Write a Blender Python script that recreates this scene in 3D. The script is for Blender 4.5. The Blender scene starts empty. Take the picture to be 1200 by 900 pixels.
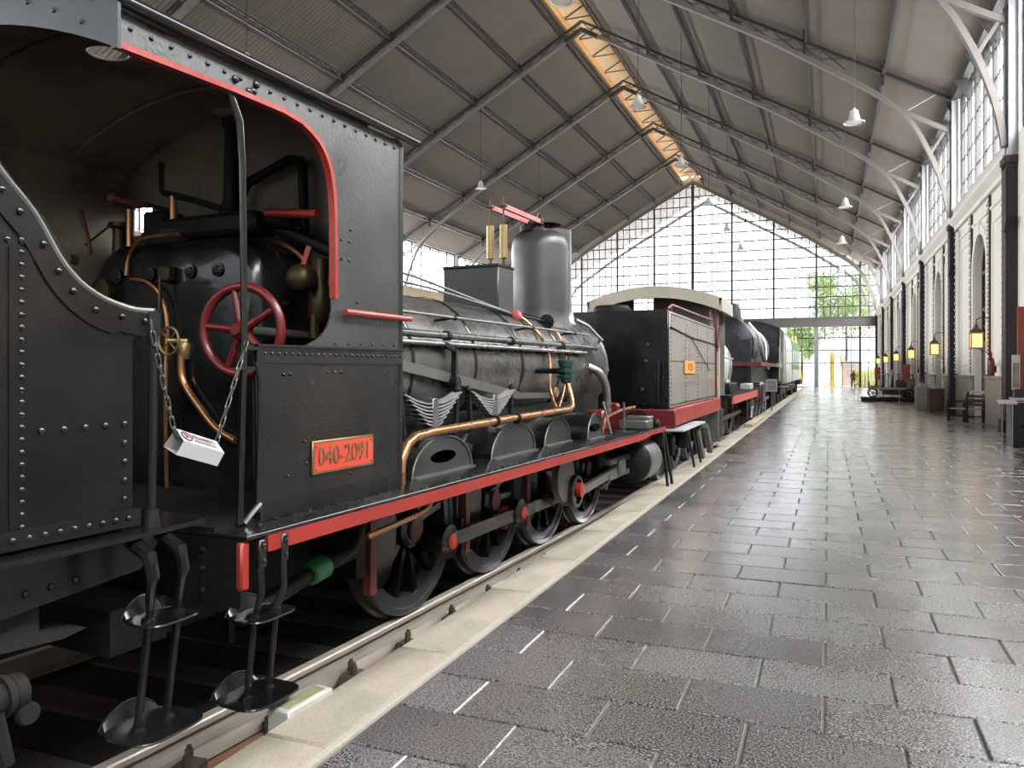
import bpy, bmesh, math, random
import numpy as np
from mathutils import Vector, Matrix
random.seed(7)
SC = bpy.context.scene
COL = SC.collection
R = math.radians

# ------------------------------------------------------------------ camera
cam = bpy.data.cameras.new('camera')
cam_o = bpy.data.objects.new('camera', cam); COL.objects.link(cam_o)
EYE = 1.6
cam_o.location = (0, 0, EYE)
cam_o.rotation_euler = (R(90), 0, math.atan(371 / 920))
cam.sensor_fit = 'HORIZONTAL'; cam.sensor_width = 36
cam.lens = 36 * 920 / 1200
cam.shift_y = -15 / 1200
cam.clip_start = .05; cam.clip_end = 600
SC.camera = cam_o

# ------------------------------------------------------------------ sky
w = bpy.data.worlds.new('overcast'); SC.world = w; w.use_nodes = True
nt = w.node_tree; nt.nodes.clear()
wo = nt.nodes.new('ShaderNodeOutputWorld'); bg = nt.nodes.new('ShaderNodeBackground')
tc = nt.nodes.new('ShaderNodeTexCoord'); sp = nt.nodes.new('ShaderNodeSeparateXYZ')
rp = nt.nodes.new('ShaderNodeValToRGB')
rp.color_ramp.elements[0].position = 0; rp.color_ramp.elements[0].color = (.345, .355, .365, 1)   # CIE overcast: horizon one third of the zenith
rp.color_ramp.elements[1].position = 1; rp.color_ramp.elements[1].color = (.97, .985, 1, 1)
nt.links.new(tc.outputs['Generated'], sp.inputs[0]); nt.links.new(sp.outputs['Z'], rp.inputs[0])
nt.links.new(rp.outputs[0], bg.inputs[0]); nt.links.new(bg.outputs[0], wo.inputs[0])
bg.inputs[1].default_value = 8.0
SC.view_settings.view_transform = 'Standard'; SC.view_settings.look = 'None'
SC.view_settings.gamma = 1; SC.view_settings.use_curve_mapping = False
SC.view_settings.exposure = 2.75
SC.cycles.use_denoising = True
SC.cycles.max_bounces = 10; SC.cycles.diffuse_bounces = 5; SC.cycles.glossy_bounces = 4
SC.cycles.transparent_max_bounces = 12; SC.cycles.transmission_bounces = 6
SC.cycles.sample_clamp_indirect = 8
SC.cycles.caustics_reflective = False; SC.cycles.caustics_refractive = False

# hall dimensions: the hall runs along +Y, platform top at z = 0
XR, RZ, SL = -13.5, 21.7, .57          # ridge line and slope of the truss chord
XW, XL = 4.55, -31.5                   # right and left wall faces
YG = 85.2; PITCH = 10.2; YB = YG - 10 * PITCH
TY = [YG - PITCH * k for k in range(1, 8)]
CORN = 7.2; EAVE = 12.3

def portal(loc, size, d):
    l = bpy.data.lights.new('daylight_portal', 'AREA'); l.shape = 'RECTANGLE'; l.size, l.size_y = size
    l.cycles.is_portal = True
    o = bpy.data.objects.new('daylight_portal', l); COL.objects.link(o); o.location = loc
    q = Vector(d).to_track_quat('-Z', 'Y' if abs(d[2]) < .9 else 'X'); o.rotation_mode = 'QUATERNION'; o.rotation_quaternion = q
portal((XR, YG - .3, 11), (36, 22), (0, -1, 0))
portal((XR, YB + .3, 11), (36, 22), (0, 1, 0))
portal((4.5, 34, 9.9), (102, 4.6), (-1, 0, 0))
portal((-31.3, 34, 9.9), (102, 4.6), (1, 0, 0))

# ------------------------------------------------------------------ materials
MATS = {}
def M(name, col, rough=.5, metal=0., var=.25, vs=3., bump=0., bs=60., rvar=.0, spec=.5, coat=0., col2=None, c2s=1.5, c2lo=.5, c2hi=.7, obj_var=0., emit=None, det=4, stretch=None):
    if name in MATS: return MATS[name]
    m = bpy.data.materials.new(name); m.use_nodes = True; MATS[name] = m
    t = m.node_tree; n = t.nodes; L = t.links; p = n['Principled BSDF']
    p.inputs['Roughness'].default_value = rough; p.inputs['Metallic'].default_value = metal
    p.inputs['Specular IOR Level'].default_value = spec; p.inputs['Coat Weight'].default_value = coat
    p.inputs['Coat Roughness'].default_value = .12
    tc = n.new('ShaderNodeTexCoord'); vec = tc.outputs['Object']
    if stretch:
        mp = n.new('ShaderNodeMapping'); mp.inputs['Scale'].default_value = stretch; L.new(vec, mp.inputs[0]); vec = mp.outputs[0]
    nz = n.new('ShaderNodeTexNoise'); nz.inputs['Scale'].default_value = vs; nz.inputs['Detail'].default_value = det
    L.new(vec, nz.inputs['Vector'])
    mx = n.new('ShaderNodeMix'); mx.data_type = 'RGBA'
    c = lambda k: tuple(min(1, max(0, x * k)) for x in col) + (1,)
    mx.inputs['A'].default_value = c(1 - var); mx.inputs['B'].default_value = c(1 + var)
    L.new(nz.outputs['Fac'], mx.inputs['Factor']); out = mx.outputs['Result']
    if col2:
        n2 = n.new('ShaderNodeTexNoise'); n2.inputs['Scale'].default_value = c2s; n2.inputs['Detail'].default_value = 6
        L.new(vec, n2.inputs['Vector'])
        r = n.new('ShaderNodeMapRange'); r.inputs['From Min'].default_value = c2lo; r.inputs['From Max'].default_value = c2hi
        L.new(n2.outputs['Fac'], r.inputs['Value'])
        m2 = n.new('ShaderNodeMix'); m2.data_type = 'RGBA'; L.new(r.outputs['Result'], m2.inputs['Factor'])
        L.new(out, m2.inputs['A']); m2.inputs['B'].default_value = tuple(col2) + (1,); out = m2.outputs['Result']
    if obj_var:
        oi = n.new('ShaderNodeObjectInfo'); hs = n.new('ShaderNodeHueSaturation')
        r = n.new('ShaderNodeMapRange'); r.inputs['To Min'].default_value = 1 - obj_var; r.inputs['To Max'].default_value = 1 + obj_var
        L.new(oi.outputs['Random'], r.inputs['Value']); L.new(r.outputs['Result'], hs.inputs['Value']); L.new(out, hs.inputs['Color']); out = hs.outputs['Color']
    L.new(out, p.inputs['Base Color'])
    if rvar:
        r = n.new('ShaderNodeMapRange'); r.inputs['From Min'].default_value = .3; r.inputs['From Max'].default_value = .7
        r.inputs['To Min'].default_value = max(.03, rough - rvar); r.inputs['To Max'].default_value = rough + rvar
        L.new(nz.outputs['Fac'], r.inputs['Value']); L.new(r.outputs['Result'], p.inputs['Roughness'])
    if bump:
        nb = n.new('ShaderNodeTexNoise'); nb.inputs['Scale'].default_value = bs; nb.inputs['Detail'].default_value = 2
        L.new(vec, nb.inputs['Vector'])
        b = n.new('ShaderNodeBump'); b.inputs['Strength'].default_value = bump; b.inputs['Distance'].default_value = .01
        L.new(nb.outputs['Fac'], b.inputs['Height']); L.new(b.outputs[0], p.inputs['Normal'])
    if emit:
        p.inputs['Emission Color'].default_value = tuple(emit[:3]) + (1,); p.inputs['Emission Strength'].default_value = emit[3]
    return m

def glassmat(name, tint=(1, 1, 1), gloss=.08):
    m = bpy.data.materials.new(name); m.use_nodes = True; t = m.node_tree; n = t.nodes; n.clear()
    o = n.new('ShaderNodeOutputMaterial'); mx = n.new('ShaderNodeMixShader'); a = n.new('ShaderNodeBsdfTransparent'); g = n.new('ShaderNodeBsdfGlossy')
    a.inputs[0].default_value = tint + (1,); g.inputs['Roughness'].default_value = .03
    mx.inputs[0].default_value = gloss; t.links.new(a.outputs[0], mx.inputs[1]); t.links.new(g.outputs[0], mx.inputs[2]); t.links.new(mx.outputs[0], o.inputs[0])
    return m

def pavermat():
    m = bpy.data.materials.new('hammered_granite'); m.use_nodes = True; t = m.node_tree; n = t.nodes; L = t.links; p = n['Principled BSDF']
    tc = n.new('ShaderNodeTexCoord'); geo = n.new('ShaderNodeNewGeometry'); pos = geo.outputs['Position']
    v = n.new('ShaderNodeTexVoronoi'); v.inputs['Scale'].default_value = 105; L.new(pos, v.inputs['Vector'])
    nz = n.new('ShaderNodeTexNoise'); nz.inputs['Scale'].default_value = 95; nz.inputs['Detail'].default_value = 3; L.new(pos, nz.inputs['Vector'])
    big = n.new('ShaderNodeTexNoise'); big.inputs['Scale'].default_value = .9; big.inputs['Detail'].default_value = 5; L.new(pos, big.inputs['Vector'])
    cr = n.new('ShaderNodeValToRGB'); e = cr.color_ramp.elements
    e[0].position = .40; e[0].color = (.014, .015, .017, 1); e[1].position = .62; e[1].color = (.31, .303, .29, 1)
    L.new(nz.outputs['Fac'], cr.inputs[0])
    oi = n.new('ShaderNodeObjectInfo'); r = n.new('ShaderNodeMapRange'); r.inputs['To Min'].default_value = .75; r.inputs['To Max'].default_value = 1.2
    L.new(oi.outputs['Random'], r.inputs['Value'])
    r2 = n.new('ShaderNodeMapRange'); r2.inputs['From Min'].default_value = .3; r2.inputs['From Max'].default_value = .7; r2.inputs['To Min'].default_value = .75; r2.inputs['To Max'].default_value = 1.2
    L.new(big.outputs['Fac'], r2.inputs['Value'])
    mu = n.new('ShaderNodeMath'); mu.operation = 'MULTIPLY'; L.new(r.outputs[0], mu.inputs[0]); L.new(r2.outputs[0], mu.inputs[1])
    hs = n.new('ShaderNodeHueSaturation'); L.new(cr.outputs[0], hs.inputs['Color']); L.new(mu.outputs[0], hs.inputs['Value'])
    L.new(hs.outputs[0], p.inputs['Base Color'])
    rr = n.new('ShaderNodeMapRange'); rr.inputs['To Min'].default_value = .17; rr.inputs['To Max'].default_value = .37
    L.new(big.outputs['Fac'], rr.inputs['Value']); L.new(rr.outputs[0], p.inputs['Roughness'])
    bm_ = n.new('ShaderNodeBump'); bm_.inputs['Strength'].default_value = .2; bm_.inputs['Distance'].default_value = .004
    L.new(nz.outputs['Fac'], bm_.inputs['Height']); L.new(bm_.outputs[0], p.inputs['Normal'])
    p.inputs['Specular IOR Level'].default_value = .9; p.inputs['Coat IOR'].default_value = 1.75
    p.inputs['Coat Weight'].default_value = 1; p.inputs['Coat Roughness'].default_value = .21
    return m

BLK = M('black_enamel', (.005, .0053, .0056), .22, 0, .4, 2.5, .12, 14, .09, .5, col2=(.014, .0135, .013), c2s=2.2, c2lo=.5, c2hi=.75)
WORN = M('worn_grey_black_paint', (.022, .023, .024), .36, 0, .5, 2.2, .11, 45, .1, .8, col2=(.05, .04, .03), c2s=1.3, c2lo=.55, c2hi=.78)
CABP = M('scuffed_black_paint', (.006, .0064, .0066), .26, 0, .5, 2.2, .16, 90, .08, .6, col2=(.022, .0155, .0105), c2s=1.3, c2lo=.55, c2hi=.78)
SOOT = M('sooty_iron', (.006, .006, .006), .6, .1, .4, 4, .3, 40, .1, .3)
DOMEM = M('matt_black_dome', (.022, .0225, .023), .42, .1, .4, 3, .1, 30, .1, .6)
BOIL = M('worn_black_cladding', (.08, .079, .075), .27, .35, .5, 3, .15, 25, .12, .6, col2=(.11, .10, .082), c2s=1.8, c2lo=.5, c2hi=.8)
STEEL = M('dull_steel', (.15, .147, .138), .4, .6, .3, 6, .1, 40, .1)
BRIGHT = M('bright_steel', (.42, .42, .41), .28, .9, .2, 6)
RED = M('signal_red_paint', (.27, .022, .016), .38, 0, .25, 3, .08, 40, .08)
REDD = M('dark_red_paint', (.13, .012, .011), .35, 0, .3, 5, .05, 40)
PINK = M('faded_red_paint', (.42, .09, .08), .45, 0, .2, 5)
BROWNRED = M('oxide_red_paint', (.10, .022, .019), .5, 0, .3, 4)
COP = M('copper_pipe', (.42, .20, .095), .3, .85, .25, 6, .05, 30, .08)
BRASS = M('aged_brass', (.25, .175, .075), .4, .7, .3, 8)
BRASSD = M('dark_brass', (.055, .038, .018), .45, .7, .35, 8)
GREEN = M('green_paint', (.012, .13, .042), .4, 0, .2, 5)
GREEND = M('dark_green_paint', (.006, .042, .027), .35, 0, .3, 5)
CABIN = M('cab_interior_paint', (.25, .22, .165), .6, 0, .3, 1.5, .1, 20, col2=(.06, .05, .036), c2s=1.2, c2lo=.5, c2hi=.75)
BLUEG = M('slate_painted_plate', (.019, .024, .031), .45, 0, .2, 3, .1, 30)
TEND = M('tender_rusty_black', (.005, .0048, .0045), .40, 0, .4, 2, .1, 30, .1, .25, col2=(.018, .011, .007), c2s=1.6, c2lo=.5, c2hi=.75)
OLIVE = M('dusty_olive_brown', (.0055, .0043, .0028), .8, 0, .3, 4)
TYRE = M('polished_tyre', (.07, .07, .068), .28, .6, .3, 8)
WHITE = M('white_card', (.46, .46, .47), .6, 0, .05, 4)
CREAM = M('cream_roof_paint', (.34, .31, .25), .6, 0, .12, 2)
PALEG = M('pale_grey_green_paint', (.42, .45, .41), .4, .1, .15, 3)
GREYT = M('weathered_lit_plate', (.25, .225, .195), .36, .3, .35, 2.5, .15, 20, .1, stretch=(1, 3, .5))  # weathered grey, lightened to paint in the warm light it reflects
ORANGE = M('orange_plate', (.60, .27, .045), .5, 0, .15, 5)
CHAINM = M('galvanised_chain', (.13, .135, .135), .35, .8, .2, 10)
CURB = M('beige_granite', (.34, .30, .24), .75, 0, .38, 120, .5, 140, 0, .3, col2=(.23, .205, .165), c2s=3, c2lo=.5, c2hi=.8, obj_var=.06)
CURBS = M('pale_stone_strip', (.40, .365, .305), .7, 0, .15, 40, .2, 90)
GRIT = M('dusty_rubble', (.18, .155, .125), .9, 0, .5, 25, .8, 60, 0, .2)
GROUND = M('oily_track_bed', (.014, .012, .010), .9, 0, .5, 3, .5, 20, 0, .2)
SLEEP = M('weathered_sleeper', (.030, .026, .021), .85, 0, .3, 4, .3, 30)
RAILM = M('worn_rail_steel', (.33, .29, .245), .42, .35, .25, 5, .1, 40, .1)
RUST = M('rusty_steel', (.20, .10, .055), .75, .2, .35, 8, .3, 50)
TRUSS = M('dark_iron_paint', (.026, .024, .022), .55, .1, .2, 2)
TRUSSL = M('lit_truss_tone', (.15, .135, .12), .5, .1, .2, 2)  # paler than the rest to paint in light the lower edge catches
ROOFM = M('corrugated_roof', (.175, .148, .124), .6, .1, .18, .5, 0, 50, 0, .4, obj_var=.06)
WOODR = M('warm_timber_lining', (.36, .31, .25), .7, 0, .15, 2)
WALLP = M('cream_plaster', (.88, .84, .76), .8, 0, .07, 1.2, .1, 30)
WALLG = M('pale_grey_plaster', (.70, .685, .65), .8, 0, .07, 1.2)
STONE = M('taupe_stone_dado', (.27, .23, .19), .6, 0, .15, 4, .1, 60)
COLD = M('aubergine_iron_paint', (.026, .019, .0205), .65, 0, .2, 3)
COLL = M('grey_iron_paint', (.27, .275, .29), .5, .1, .1, 2)
BRICKD = M('dark_joint_paint', (.06, .04, .035), .7)
DOORB = M('brown_door_paint', (.07, .035, .026), .45, 0, .25, 4)
MULL = M('mullion_iron', (.03, .028, .027), .5, .2, .2, 3)
LAMPM = M('grey_lamp_enamel', (.50, .48, .44), .4, 0, .1, 6)
CHROME = M('chrome_post', (.6, .6, .6), .2, 1., .05, 5)
WOODC = M('brown_case_wood', (.10, .041, .021), .4, 0, .3, 6, stretch=(1, 1, 6))
FOLI = M('tree_leaves', (.30, .40, .14), .7, 0, .5, 3)
YELL = M('yellow_paint', (.85, .60, .03), .5, 0, .1, 4)
PLAZA = M('pale_paving', (.60, .57, .53), .8, 0, .1, 1)
GLASS = glassmat('clear_glass'); GLASSE = glassmat('grey_tinted_glass', (.35, .354, .36), .05); GLASSR = glassmat('dimmed_rear_glass', (.30, .305, .31), .05); GLASSD = glassmat('dim_glass', (.55, .57, .58), .12); AMBER = glassmat('amber_skylight', (1., .87, .70), .05)  # grey tints added: far end to dim the sky, rear to cut light
PAVE = pavermat()

# ------------------------------------------------------------------ mesh helpers
def V(*a): return Vector(a)
def frame(d, up=(0, 0, 1)):
    d = Vector(d).normalized(); u = Vector(up)
    if abs(d.dot(u)) > .98: u = Vector((1, 0, 0)) if abs(d.x) < .9 else Vector((0, 1, 0))
    a = d.cross(u).normalized(); return a, a.cross(d).normalized(), d

class MB:
    def __init__(s): s.v = []; s.f = []
    def add(s, vs, fs):
        b = len(s.v); s.v += [tuple(x) for x in vs]; s.f += [tuple(i + b for i in f) for f in fs]; return s
    def box(s, x0, x1, y0, y1, z0, z1, ch=0):
        if not ch:
            return s.add([(x, y, z) for z in (z0, z1) for y in (y0, y1) for x in (x0, x1)],
                         [(0, 2, 3, 1), (4, 5, 7, 6), (0, 1, 5, 4), (2, 6, 7, 3), (0, 4, 6, 2), (1, 3, 7, 5)])
        c = min(ch, (x1 - x0) / 2.01, (y1 - y0) / 2.01)
        P = [(x0 + c, y0), (x1 - c, y0), (x1, y0 + c), (x1, y1 - c), (x1 - c, y1), (x0 + c, y1), (x0, y1 - c), (x0, y0 + c)]
        cz = min(ch, (z1 - z0) / 2.01)
        Q = [(x0 + c, y0 + c), (x1 - c, y0 + c), (x1 - c, y0 + c), (x1 - c, y1 - c), (x1 - c, y1 - c), (x0 + c, y1 - c), (x0 + c, y1 - c), (x0 + c, y0 + c)]
        vs = [(x, y, z0) for x, y in Q] + [(x, y, z0 + cz) for x, y in P] + [(x, y, z1 - cz) for x, y in P] + [(x, y, z1) for x, y in Q]
        fs = [(0, 5, 3, 1), (24, 25, 27, 29)]
        for k in range(3):
            for i in range(8):
                j = (i + 1) % 8; fs.append((k * 8 + i, k * 8 + j, k * 8 + 8 + j, k * 8 + 8 + i))
        return s.add(vs, fs)
    def bar(s, p0, p1, w, h, up=(0, 0, 1)):
        p0, p1 = Vector(p0), Vector(p1); a, u, d = frame(p1 - p0, up); a = a * w / 2; u = u * h / 2
        vs = [p + i * a + j * u for p in (p0, p1) for j in (-1, 1) for i in (-1, 1)]
        return s.add(vs, [(0, 2, 3, 1), (4, 5, 7, 6), (0, 1, 5, 4), (2, 6, 7, 3), (0, 4, 6, 2), (1, 3, 7, 5)])
    def tube(s, pts, r, n=8, closed=False, cap=True):
        pts = [Vector(p) for p in pts]; m = len(pts); rs = r if isinstance(r, (list, tuple)) else [r] * m
        b = len(s.v); prev = None
        for i, p in enumerate(pts):
            if closed: d = pts[(i + 1) % m] - pts[i - 1]
            else: d = pts[min(i + 1, m - 1)] - pts[max(i - 1, 0)]
            d.normalize()
            if prev is None: a, u, _ = frame(d)
            else:
                a = prev - d * prev.dot(d)
                if a.length < 1e-6: a = frame(d)[0]
                a.normalize(); u = a.cross(d)
            prev = a
            for k in range(n):
                t = 2 * math.pi * k / n; s.v.append(tuple(p + (a * math.cos(t) + u * math.sin(t)) * rs[i]))
        for i in range(m if closed else m - 1):
            j = (i + 1) % m
            for k in range(n): l = (k + 1) % n; s.f.append((b + i * n + k, b + i * n + l, b + j * n + l, b + j * n + k))
        if cap and not closed: s.f.append(tuple(range(b + n - 1, b - 1, -1))); s.f.append(tuple(range(b + (m - 1) * n, b + m * n)))
        return s
    def lathe(s, prof, o=(0, 0, 0), ax='z', n=24, a0=0., a1=360., cap=True):
        d = {'x': (1, 0, 0), 'y': (0, 1, 0), 'z': (0, 0, 1)}.get(ax, ax); A, U, D = frame(d, (0, 0, 1) if ax != 'z' else (0, 1, 0)); o = Vector(o)
        full = abs(a1 - a0) > 359.9; m = n if full else n + 1; b = len(s.v)
        for r, h in prof:
            for k in range(m):
                t = R(a0 + (a1 - a0) * k / n); s.v.append(tuple(o + D * h + (A * math.cos(t) + U * math.sin(t)) * r))
        for i in range(len(prof) - 1):
            for k in range(n): l = (k + 1) % m; s.f.append((b + i * m + k, b + i * m + l, b + (i + 1) * m + l, b + (i + 1) * m + k))
        if cap and full:
            if prof[0][0] > 1e-4: s.f.append(tuple(range(b + m - 1, b - 1, -1)))
            if prof[-1][0] > 1e-4: e = b + (len(prof) - 1) * m; s.f.append(tuple(range(e, e + m)))
        return s
    def cyl(s, p0, p1, r, n=12):
        return s.tube([p0, p1], r, n)
    def prism(s, poly, pl, a0, a1):
        P = {'yz': lambda p, a: (a, p[0], p[1]), 'xz': lambda p, a: (p[0], a, p[1]), 'xy': lambda p, a: (p[0], p[1], a)}[pl]
        n = len(poly); vs = [P(p, a0) for p in poly] + [P(p, a1) for p in poly]
        return s.add(vs, [tuple(range(n))[::-1], tuple(range(n, 2 * n))] + [(i, (i + 1) % n, (i + 1) % n + n, i + n) for i in range(n)])
    def strip(s, path, pl, w, a0, a1):
        """flat band of width w following a 2D path"""
        n = len(path); L_, R_ = [], []
        for i in range(n):
            p = Vector(path[i]); d = Vector(path[min(i + 1, n - 1)]) - Vector(path[max(i - 1, 0)]); d.normalize(); q = Vector((-d.y, d.x)) * w / 2
            L_.append(tuple(p + q)); R_.append(tuple(p - q))
        for i in range(n - 1): s.prism([L_[i], L_[i + 1], R_[i + 1], R_[i]], pl, a0, a1)
        return s
    def ball(s, c, r, n=10, m=6, sc=(1, 1, 1)):
        b = len(s.v); c = Vector(c)
        for i in range(1, m):
            t = math.pi * i / m
            for k in range(n):
                q = 2 * math.pi * k / n; s.v.append((c.x + r * sc[0] * math.sin(t) * math.cos(q), c.y + r * sc[1] * math.sin(t) * math.sin(q), c.z + r * sc[2] * math.cos(t)))
        s.v += [(c.x, c.y, c.z + r * sc[2]), (c.x, c.y, c.z - r * sc[2])]; T = len(s.v) - 2
        for i in range(m - 2):
            for k in range(n): l = (k + 1) % n; s.f.append((b + i * n + k, b + i * n + n + k, b + i * n + n + l, b + i * n + l))
        for k in range(n): l = (k + 1) % n; s.f.append((T, b + k, b + l)); e = b + (m - 2) * n; s.f.append((T + 1, e + l, e + k))
        return s
    def rivet(s, c, nrm=(1, 0, 0), r=.012):
        return s.lathe([(r, -.003), (r * .86, r * .45), (r * .45, r * .75), (r * .01, r * .8)], c, tuple(nrm), 7, cap=False)
    def rivets(s, p0, p1, n, nrm=(1, 0, 0), r=.012):
        p0, p1 = Vector(p0), Vector(p1)
        for i in range(n): s.rivet(p0.lerp(p1, i / (n - 1) if n > 1 else 0), nrm, r)
        return s
    def mesh(s, name, mat):
        me = bpy.data.meshes.new(name); me.from_pydata(s.v, [], s.f)
        me.materials.append(mat); me.shade_smooth(); me.set_sharp_from_angle(angle=R(38)); me.update(); return me
    def build(s, name, mat, parent=None, kind=None, loc=None, label=None):
        return place(name, s.mesh(name, mat), parent, kind, loc, None, label)

def place(name, me, parent=None, kind=None, loc=None, rot=None, label=None):
    o = bpy.data.objects.new(name, me); COL.objects.link(o)
    if parent: o.parent = parent
    if loc: o.location = loc
    if rot: o.rotation_euler = rot
    if kind: o['kind'] = kind
    if label: o['label'] = label
    return o
def thing(name, label, cat, loc=(0, 0, 0), rz=0, group=None):
    o = bpy.data.objects.new(name, None); COL.objects.link(o); o.location = loc; o.rotation_euler = (0, 0, rz)
    o.empty_display_size = .2; o['label'] = label; o['category'] = cat
    if group: o['group'] = group
    return o
def tag(o, label, cat, group=None):
    o['label'] = label; o['category'] = cat
    if group: o['group'] = group
    return o
def structure(name, loc=(0, 0, 0)):
    o = bpy.data.objects.new(name, None); COL.objects.link(o); o.location = loc; o['kind'] = 'structure'; return o
def copy_tree(o, parent=None):
    c = o.copy(); COL.objects.link(c)
    if parent: c.parent = parent
    for ch in list(o.children): copy_tree(ch, c)
    return c
def text(name, body, size, mat, parent, mtx, ext=.002, align='CENTER', width=None):
    cu = bpy.data.curves.new(name, 'FONT'); cu.body = body; cu.size = size; cu.extrude = ext; cu.align_x = align; cu.align_y = 'CENTER'; cu.resolution_u = 3
    t = bpy.data.objects.new(name + '_curve', cu); COL.objects.link(t)
    bpy.context.view_layer.update()
    me = bpy.data.meshes.new_from_object(t.evaluated_get(bpy.context.evaluated_depsgraph_get()))
    bpy.data.objects.remove(t); me.materials.clear(); me.materials.append(mat)
    o = place(name, me, parent); S = Matrix.Identity(4)
    if width:
        xs = [v.co.x for v in me.vertices]; S = Matrix.Diagonal((width / (max(xs) - min(xs)), 1, 1, 1))
    o.matrix_local = mtx @ S
    return o
def basis(x, y, z, o):
    return Matrix(((x[0], y[0], z[0], o[0]), (x[1], y[1], z[1], o[1]), (x[2], y[2], z[2], o[2]), (0, 0, 0, 1)))
def smooth_path(pts, k=4):
    """Catmull-Rom through points"""
    P = [Vector(p) for p in pts]; out = []
    for i in range(len(P) - 1):
        a = P[max(i - 1, 0)]; b = P[i]; c = P[i + 1]; d = P[min(i + 2, len(P) - 1)]
        for j in range(k):
            t = j / k; out.append(.5 * ((2 * b) + (c - a) * t + (2 * a - 5 * b + 4 * c - d) * t * t + (3 * b - a - 3 * c + d) * t ** 3))
    out.append(P[-1]); return out

# ================================================================== SETTING
# ---- floor: platform slab, pavers, curb
floor = structure('floor')
MB().box(-1.95, 5.3, YB, YG + 1, -.40, -.014).build('platform_slab', M('grout_bed', (.12, .116, .108), .35, 0, .3, 6), floor)
PW, PH = .64, .425
def paver_mesh(wd, dp):
    c = .006; x, y = wd / 2, dp / 2
    P = lambda i, z: [(-x + i, -y + i, z), (x - i, -y + i, z), (x - i, y - i, z), (-x + i, y - i, z)]
    v = P(0, -.03) + P(0, -.005) + P(c, 0)
    return v, [(8, 9, 10, 11)] + [(4 + k, 4 + (k + 1) % 4, 8 + (k + 1) % 4, 8 + k) for k in range(4)] + [(k, (k + 1) % 4, 4 + (k + 1) % 4, 4 + k) for k in range(4)]
spots = []
row = 0
while True:
    y = 2.03 + PH * row + PH / 2
    if y > YG - .1: break
    off = -.98 if row % 2 else -.66
    xs = [-1.925] + [q for q in [off + PW * k for k in range(-3, 10)] if -1.75 < q < 4.5] + [4.56]
    for a, b in zip(xs, xs[1:]): spots.append(((a + b) / 2, y, b - a))
    row += 1
def seen(x, y): return abs((x * .9274 + y * .374) / max(.1, -x * .374 + y * .9274)) < .72 and y > 1.4
near = sorted([q for q in spots if seen(q[0], q[1])], key=lambda q: q[0] ** 2 + q[1] ** 2)[:300]
nearset = set(near); PM = {}
for x, y, wd in near:
    k = round(wd, 2)
    if k not in PM:
        b = MB(); b.add(*paver_mesh(k - .012, PH - .012)); PM[k] = b.mesh('paver', PAVE)
    o = place('paver', PM[k], floor, None, (x, y, random.uniform(-.0025, .0015)), (random.gauss(0, .0016), random.gauss(0, .0016), 0))
b = MB()
for q in spots:
    if q in nearset: continue
    v, f = paver_mesh(q[2] - .009, PH - .009); dz = random.uniform(-.003, .002); tx, ty = random.gauss(0, .002), random.gauss(0, .002)
    b.add([(q[0] + a, q[1] + c, d + dz + a * ty + c * tx) for a, c, d in v], f[:5])
b.build('paver_field', PAVE, floor, 'stuff')
CM = {}
y = -2.0; k = 0
while y < YG:
    L_ = [1.18, 1.32, 1.05, 1.25][k % 4]; L_ = min(L_, YG - y)
    if round(L_, 2) not in CM: CM[round(L_, 2)] = MB().box(-.165, .165, -L_ / 2 + .003, L_ / 2 - .003, -.30, .004, .012).mesh('curb_stone', CURB)
    place('curb_stone', CM[round(L_, 2)], floor, None, (-2.145, y + L_ / 2, random.uniform(-.002, .002)))
    y += L_; k += 1
MB().box(-1.978, -1.938, -2, YG, -.1, .006, .004).build('curb_border_strip', CURBS, floor)

# ---- track bed
ground = structure('ground')
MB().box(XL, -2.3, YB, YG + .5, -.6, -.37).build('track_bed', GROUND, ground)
MB().box(-80, 80, YG + 1, 190, -.6, -.06).build('plaza', PLAZA, ground)
# ---- railway track: straight then easing parallel with the platform
PH0 = R(2.8)
def rail_x(y):                                    # x of the platform-side rail
    if y < 7.5: return -2.904 + math.tan(PH0) * (y - 5.117) - .008 * max(0, 5 - max(y, 1.4)) ** 2
    if y < 13.5: u = y - 7.5; return rail_x(7.499) + math.tan(PH0) * (u - u * u / 12)
    return rail_x(13.499)
tr = thing('railway_track', 'worn steel railway track running beside the beige curb under the locomotives', 'track', (rail_x(5) - .87, 5, -.2))
tr_o = Vector((rail_x(5) - .87, 5, -.2))
PROF = [(-.07, -.15), (.07, -.15), (.07, -.138), (.012, -.118), (.010, -.045), (.036, -.036), (.036, -.008), (.028, 0), (-.028, 0), (-.036, -.008), (-.036, -.036), (-.010, -.045), (-.012, -.118), (-.07, -.138)]
ys = [-2 + .8 * i for i in range(0, 20)] + [15 + 10 * i for i in range(8)]
for dx in (0, -1.74):
    b = MB(); n = len(PROF); vs = []
    for y in ys:
        for px, pz in PROF: vs.append((rail_x(y) + dx + px - tr_o.x, y - tr_o.y, pz))
    b.add(vs, [(i * n + k, i * n + (k + 1) % n, (i + 1) * n + (k + 1) % n, (i + 1) * n + k) for i in range(len(ys) - 1) for k in range(n)])
    b.build('rail', RAILM, tr)
b = MB()
for a, c in zip(ys, ys[1:]): b.bar((rail_x(a) + .135 - tr_o.x, a - tr_o.y, -.09), (rail_x(c) + .135 - tr_o.x, c - tr_o.y, -.09), .07, .09)
b.build('guard_rail', RAILM, tr)
b = MB()
for a, c in zip(ys, ys[1:]): b.bar((rail_x(a) + .12 - tr_o.x, a - tr_o.y, -.165), (rail_x(c) + .12 - tr_o.x, c - tr_o.y, -.165), .44, .03)
b.build('bearer_plate', RUST, tr)
SM = MB().box(-1.25, 1.05, -.12, .12, -.30, -.155, .01).mesh('sleeper', SLEEP)
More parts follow.
